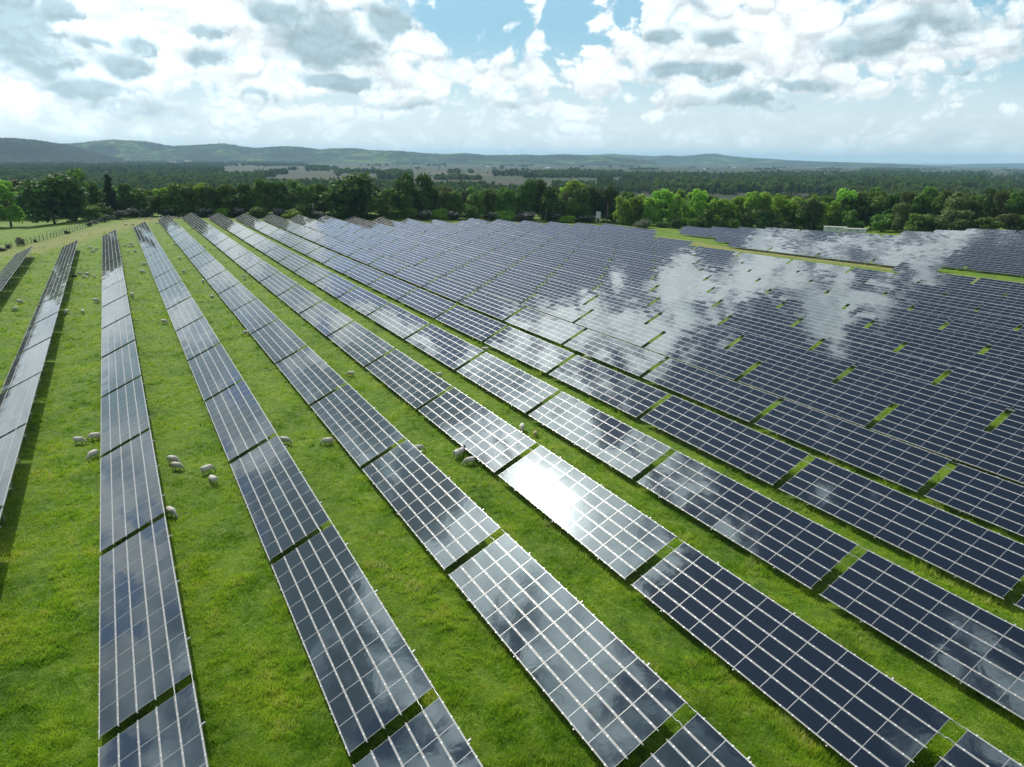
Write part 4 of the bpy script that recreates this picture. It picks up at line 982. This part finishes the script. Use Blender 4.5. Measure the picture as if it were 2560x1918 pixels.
# keep the bodies apart on the ground
for a in range(len(places)):
    for b in range(a):
        d = places[a][1] - places[b][1]
        if d.length < .75:
            d = (d.normalized() if d.length > .01 else Vector((1, 0, 0))) * (.8 - d.length); q = places[a][1]; q.x += d.x; q.y += d.y; q.z = float(ground(q.x, q.y))
lanes = {}
for t in places: lanes.setdefault(int(math.floor(float(rownum(t[1].x)) - .0)), []).append(t)
for ln, lst in lanes.items():
    lst.sort(key=lambda t: t[1].length)
    for j, (i, p, phi, pose, sc) in enumerate(lst):
        kind = {'dark': 'graze', 'lamb': 'graze', 'lamb2': 'graze'}.get(pose, pose); wool = {'dark': WOOLD, 'lamb': WOOLB}.get(pose, WOOL)
        o = link('sheep', sheep(kind, wool, i % 3 if wool is WOOL else 0), None, p, (0, 0, thR + radians(phi)), (sc, sc, sc))
        act = {'graze': 'grazing', 'stand': 'standing', 'lie': 'lying'}[kind]; look = {'dark': 'dark brown sheep', 'lamb': 'small tan lamb', 'lamb2': 'small cream lamb'}.get(pose, 'cream woolly sheep')
        lane = 'left of row one' if ln < 0 else 'right of the %s row' % nth(ln + 1)
        setp(o, '%s %s, %s from near in the lane %s' % (look, act, nth(j + 1), lane), 'sheep', 'flock of sheep grazing between the solar rows')

# ------------------------------------------------------------------ fence on the left
M_POST = simple_mat('fence_post_wood', (.10, .085, .065), .9, 0, .25, 6., .2); M_WIRE = simple_mat('fence_wire', (.22, .24, .22), .5, .5, .1, 4.)
line = [at(u_, v_) for u_, v_ in [(-160, 660), (-60, 640), (16, 623.7), (69, 610.6), (128, 595.6), (168, 583), (213.5, 569.6), (249, 558.6), (283, 551), (330, 543), (352, 540)]]
pts = []
for a, b in zip(line[:-1], line[1:]):
    n = max(1, int(round((b - a).xy.length / 3.4)))
    for i in range(n): q = a.lerp(b, i / n); pts.append(Vector((q.x, q.y, float(ground(q.x, q.y)))))
pts.append(line[-1])
mb = MB(); mb.tube([(0, 0, -.3), (0, 0, 1.0), (0, 0, 2.15)], [.10, .09, .075], 7); POST = mb.mesh('post', M_POST)
fe = empty('wire_fence', pts[0]); setp(fe, 'wire mesh fence on dark wooden posts along the left field edge', 'fence')
FRN = random.Random(8)
for p in pts: link('post', POST, fe, p - pts[0], (FRN.uniform(-.04, .04), FRN.uniform(-.04, .04), 0), (1, 1, FRN.uniform(.92, 1.06)))
mb = MB()
for a, b in zip(pts[:-1], pts[1:]):
    a = a - pts[0]; b = b - pts[0]
    for h in (.15, .4, .65, .9, 1.15, 1.4, 1.65, 1.95): mb.tube([a + Vector((0, 0, h)), b + Vector((0, 0, h))], .012, 3, cap=False)
    for k in range(7): q = a.lerp(b, k / 7); mb.tube([q + Vector((0, 0, .1)), q + Vector((0, 0, 1.95))], .008, 3, cap=False)
link('wire_mesh', mb.mesh('wire_mesh', M_WIRE), fe)
# straggling shrubs in the fence
n = 0
for u_, v_, w, h in [(22, 622, 2.6, 1.6), (52, 614, 3.6, 2.6), (88, 606, 1.8, 1.1), (168, 585, 2.6, 1.4), (224, 566, 4, 2.2), (258, 556, 4.5, 2.6), (270, 552, 5, 3), (290, 549, 5, 3.2), (236, 560, 3.5, 1.6), (4, 628, 3, 1.2)]:
    p = at(u_, v_); n += 1; e = empty('bush', p); setp(e, 'straggly grey-green shrub growing through the wire fence, %s from the left' % nth(n), 'bush', 'shrubs growing in the wire fence')
    link('crown', CROWNS['bramble' if n % 2 else 'grey'][0], e, (0, 0, -.1), (0, 0, n), (w, w * .8, h * 1.3))

# ------------------------------------------------------------------ things at the far edge
def slab(name, mat, x0, x1, y0, y1, z0, z1, parent): mb = MB(); mb.box(x0, x1, y0, y1, z0, z1); return link(name, mb.mesh(name, mat), parent)
M_WOODP = simple_mat('pole_wood', (.20, .12, .085), .8, 0, .2, 3.); M_WHITE = simple_mat('white_paint', (.72, .74, .73), .6, 0, .06, 2.); M_GALV = M_STEEL
# sign seen from behind: white lattice board on two posts
face = math.atan2(0, 1) - YAW
p = at(1495, 560); e = empty('site_sign', p, (0, 0, -YAW - .55)); setp(e, 'tall white site sign seen from behind on two posts at the far field edge', 'sign')
mb = MB(); mb.box(-1.35, 1.35, -.03, .03, 2.9, 6.6, 0); link('board', mb.mesh('board', M_WHITE), e)
mb = MB()
for z in (3.3, 4.3, 5.3, 6.2): mb.box(-1.3, 1.3, -.11, -.031, z - .05, z + .05)
mb.box(-.05, .05, -.16, -.111, 2.9, 6.6); link('batten', mb.mesh('batten', M_STEEL), e)
for s in (-1.1, 1.1): mb = MB(); mb.box(s - .08, s + .08, -.28, -.12, -.4, 6.5); link('post', mb.mesh('post', M_WHITE), e)
# wooden pole
p = at(1517, 560); mb = MB(); mb.tube([(0, 0, -.5), (.05, 0, 5), (.12, 0, 12.2)], [.17, .15, .11], 9); e = empty('utility_pole', p); setp(e, 'bare reddish wooden utility pole rising before the dark trees', 'pole')
link('shaft', mb.mesh('shaft', M_WOODP, True), e); mb = MB(); mb.box(-.5, .5, -.05, .05, 11.3, 11.42); link('crossarm', mb.mesh('crossarm', M_WOODP), e, (.1, 0, 0))
# camera mast
def mast(u_, v_, h, lab, head=True):
    p = at(u_, v_); e = empty('camera_mast', p, (0, 0, .6)); setp(e, lab, 'mast'); mb = MB(); mb.tube([(0, 0, -.3), (0, 0, h)], [.10, .07], 8); link('pole', mb.mesh('pole', M_STEEL, True), e)
    if head:
        mb = MB(); mb.box(-.12, .75, -.06, .06, h - .05, h + .04); link('arm', mb.mesh('arm', M_STEEL), e); mb = MB(); mb.box(.45, .95, -.12, .12, h - .28, h - .051); link('camera_housing', mb.mesh('camera_housing', M_WHITE), e)
mast(1955, 573, 7.6, 'slim grey camera mast with short arm behind the right solar block')
mast(784, 546, 7.0, 'slim grey mast standing before the trees left of the big round oak')
mast(1364, 555, 6.8, 'slim grey mast standing before the brambles in the centre distance')
# green mesh gate
M_GREEN = simple_mat('green_mesh_paint', (.05, .13, .09), .5, .1, .1, 4.)
p0, p1 = at(1526, 562), at(1557, 563); e = empty('mesh_gate', p0); setp(e, 'dark green mesh fence gate at the far field edge beside the wooden pole', 'gate')
mb = MB(); d = p1 - p0; mbp = MB()
for i in range(25):
    q = d * (i / 24); mb.tube([q + Vector((0, 0, .1)), q + Vector((0, 0, 2.0))], .016, 4)
for h in (.12, .6, 1.1, 1.6, 2.0): mb.tube([Vector((0, 0, h)), d + Vector((0, 0, h))], .022, 4)
link('mesh_panel', mb.mesh('mesh_panel', M_GREEN), e)
for i in range(4): mb = MB(); mb.tube([(0, 0, -.2), (0, 0, 2.2)], .05, 6); link('post', mb.mesh('post', M_GREEN), e, d * (i / 3))
# two transformer cabins
M_CAB = simple_mat('cabin_render', (.66, .67, .63), .8, 0, .06, 1.2); M_ROOF = simple_mat('cabin_roof', (.50, .50, .49), .8, 0, .1, 1.); M_LOUVRE = simple_mat('louvre_grey', (.28, .30, .31), .6, .2, .1, 3.)
def cabin(u_, v_, wpx, dpx, h, lab):
    p = at(u_, v_); p.z -= .5; D = (CB @ np.array([p.x, p.y, p.z - CAMZ]))[2]; w = wpx / F * D; dd = 3.0
    e = empty('transformer_cabin', p, (0, 0, -YAW - .42)); setp(e, lab, 'cabin', 'pair of white transformer cabins')
    slab('wall', M_CAB, -w / 2, w / 2, 0, dd, -.3, h, e); rf = slab('roof', M_ROOF, -w / 2 - .15, w / 2 + .15, -.15, dd + .15, h + .002, h + .2, e)
    for x, a in ((-w * .30, .55), (w * .05, .55)): slab('louvre', M_LOUVRE, x, x + 1.1, -.035, -.003, h - 1.0, h - .35, e)
    dr = slab('door', M_CAB, w * .28, w * .28 + 1.3, -.04, -.003, .05, h - .45, e); slab('handle', M_LOUVRE, w * .28 + 1.1, w * .28 + 1.2, -.07, -.041, 1.0, 1.2, dr)
    slab('louvre', M_LOUVRE, w / 2 + .003, w / 2 + .035, .7, 2.2, h - 1.0, h - .3, e)
cabin(2086, 583, 52, 0, 3.3, 'larger white transformer cabin behind the right solar block, left of its twin')
cabin(2137, 586, 50, 0, 2.9, 'lower white transformer cabin behind the right solar block, right of its twin')
# power line across the valley on the right
q0 = at_far(2104, 511, -12.); q0.z = float(ground(q0.x, q0.y)); d0 = ray(2104, 478); H0_ = CAMZ + d0[2] / math.hypot(d0[0], d0[1]) * math.hypot(q0.x, q0.y)
e = empty('utility_pole', q0); setp(e, 'grey power pole rising from the wood above the two white cabins', 'pole'); hp = H0_ - q0.z
mb = MB(); mb.tube([(0, 0, -.5), (0, 0, hp)], [.28, .18], 8); link('shaft', mb.mesh('shaft', M_STEEL, True), e)
mb = MB(); mb.box(-2.2, 2.2, -.1, .1, hp - .7, hp - .5); link('crossarm', mb.mesh('crossarm', M_STEEL), e)
d1 = ray(2900, 502); D1 = math.hypot(q0.x, q0.y) * .92; hh = math.hypot(d1[0], d1[1]); q1 = Vector((d1[0] / hh * D1, d1[1] / hh * D1, CAMZ + d1[2] / hh * D1))
mb = MB()
for s in (-1.9, 0, 1.9):
    a = q0 + Vector((s, 0, hp - .45)); b = q1 + Vector((s, 0, 0)); mb.tube([a.lerp(b, t) - Vector((0, 0, 9 * t * (1 - t))) for t in [i / 16 for i in range(17)]], .07, 4)
setp(link('power_line', mb.mesh('power_line', M_STEEL)), 'thin pale power line sagging to the right above the wood', 'power line')
q1b = Vector((q1.x, q1.y, float(ground(q1.x, q1.y)))); e = empty('utility_pole', q1b); setp(e, 'grey power pole just beyond the right edge of the picture', 'pole')
mb = MB(); mb.tube([(0, 0, -.5), (0, 0, q1.z - q1b.z + .4)], [.28, .18], 8); link('shaft', mb.mesh('shaft', M_STEEL, True), e)
mb = MB(); hq = q1.z - q1b.z; mb.box(-2.2, 2.2, -.1, .1, hq - .2, hq); link('crossarm', mb.mesh('crossarm', M_STEEL), e)

# ------------------------------------------------------------------ farm buildings far out on the plain
M_TILE = simple_mat('clay_roof', (.30, .17, .11), .85, 0, .2, .3); M_PALE = simple_mat('pale_wall', (.72, .68, .60), .85, 0, .08, .2); M_SHED = simple_mat('shed_roof', (.62, .63, .64), .6, .1, .08, .1)
def house(u_, v_, w, d, h, rf, lab, turn):
    p = at_far(u_, v_); p.z = float(ground(p.x, p.y)); e = empty('farm_building', p, (0, 0, turn)); setp(e, lab, 'building', 'far buildings on the plain')
    slab('wall', M_PALE, -w / 2, w / 2, -d / 2, d / 2, -1, h, e)
    mb = MB(); o_ = .6; a = (-w / 2 - o_, -d / 2 - o_, h); b = (w / 2 + o_, -d / 2 - o_, h); c = (w / 2 + o_, d / 2 + o_, h); dd = (-w / 2 - o_, d / 2 + o_, h); r1 = (-w / 2 - o_, 0, h + d * .26); r2 = (w / 2 + o_, 0, h + d * .26)
    mb.quad(a, b, r2, r1); mb.quad(c, dd, r1, r2); mb.tri(a, r1, dd); mb.tri(b, c, r2); mb.quad(dd, c, b, a); link('roof', mb.mesh('roof', M_TILE if rf else M_SHED), e)
    slab('door', M_LOUVRE, -1.2, 1.2, -d / 2 - .06, -d / 2 - .01, 0, min(3, h * .7), e)
for a in [(1368, 423, 34, 14, 6, 0, 'long pale shed beyond the dark copse line, left of centre', .2), (590, 404.5, 60, 30, 9, 0, 'bright white building at the foot of the hills at the left', -.3), (1760, 425.5, 30, 14, 6, 0, 'pale grey-roofed farm shed far out, right of centre', .4),
          (1834, 421, 40, 15, 6, 0, 'white low farm shed near the foot of the far ridge', .1), (470, 406, 60, 26, 9, 1, 'terracotta roofed building behind the pine forest', .2), (430, 409, 50, 24, 9, 1, 'second terracotta roofed building behind the pine forest, further left', -.2),
          (560, 409, 50, 22, 8, 1, 'brown roofed farmhouse right of the terracotta roofs', .5), (1242, 419, 34, 16, 6, 1, 'brown roofed farm in the centre distance between hedges', -.1), (1218, 420, 26, 12, 6, 0, 'small white farmhouse left of the brown roofed farm', .2),
          (2012, 420, 26, 14, 7, 1, 'cream house among trees in the right distance', .3), (2045, 421, 26, 12, 6, 0, 'pale house right of the cream house among trees', 0.), (905, 405, 60, 25, 8, 0, 'pale houses strip below the central hills', .1), (980, 405.5, 70, 25, 8, 1, 'reddish farm below the central hills', -.2), (1640, 414, 50, 20, 7, 0, 'white farm beyond the long dark wood', 0.)]:
    house(*a)
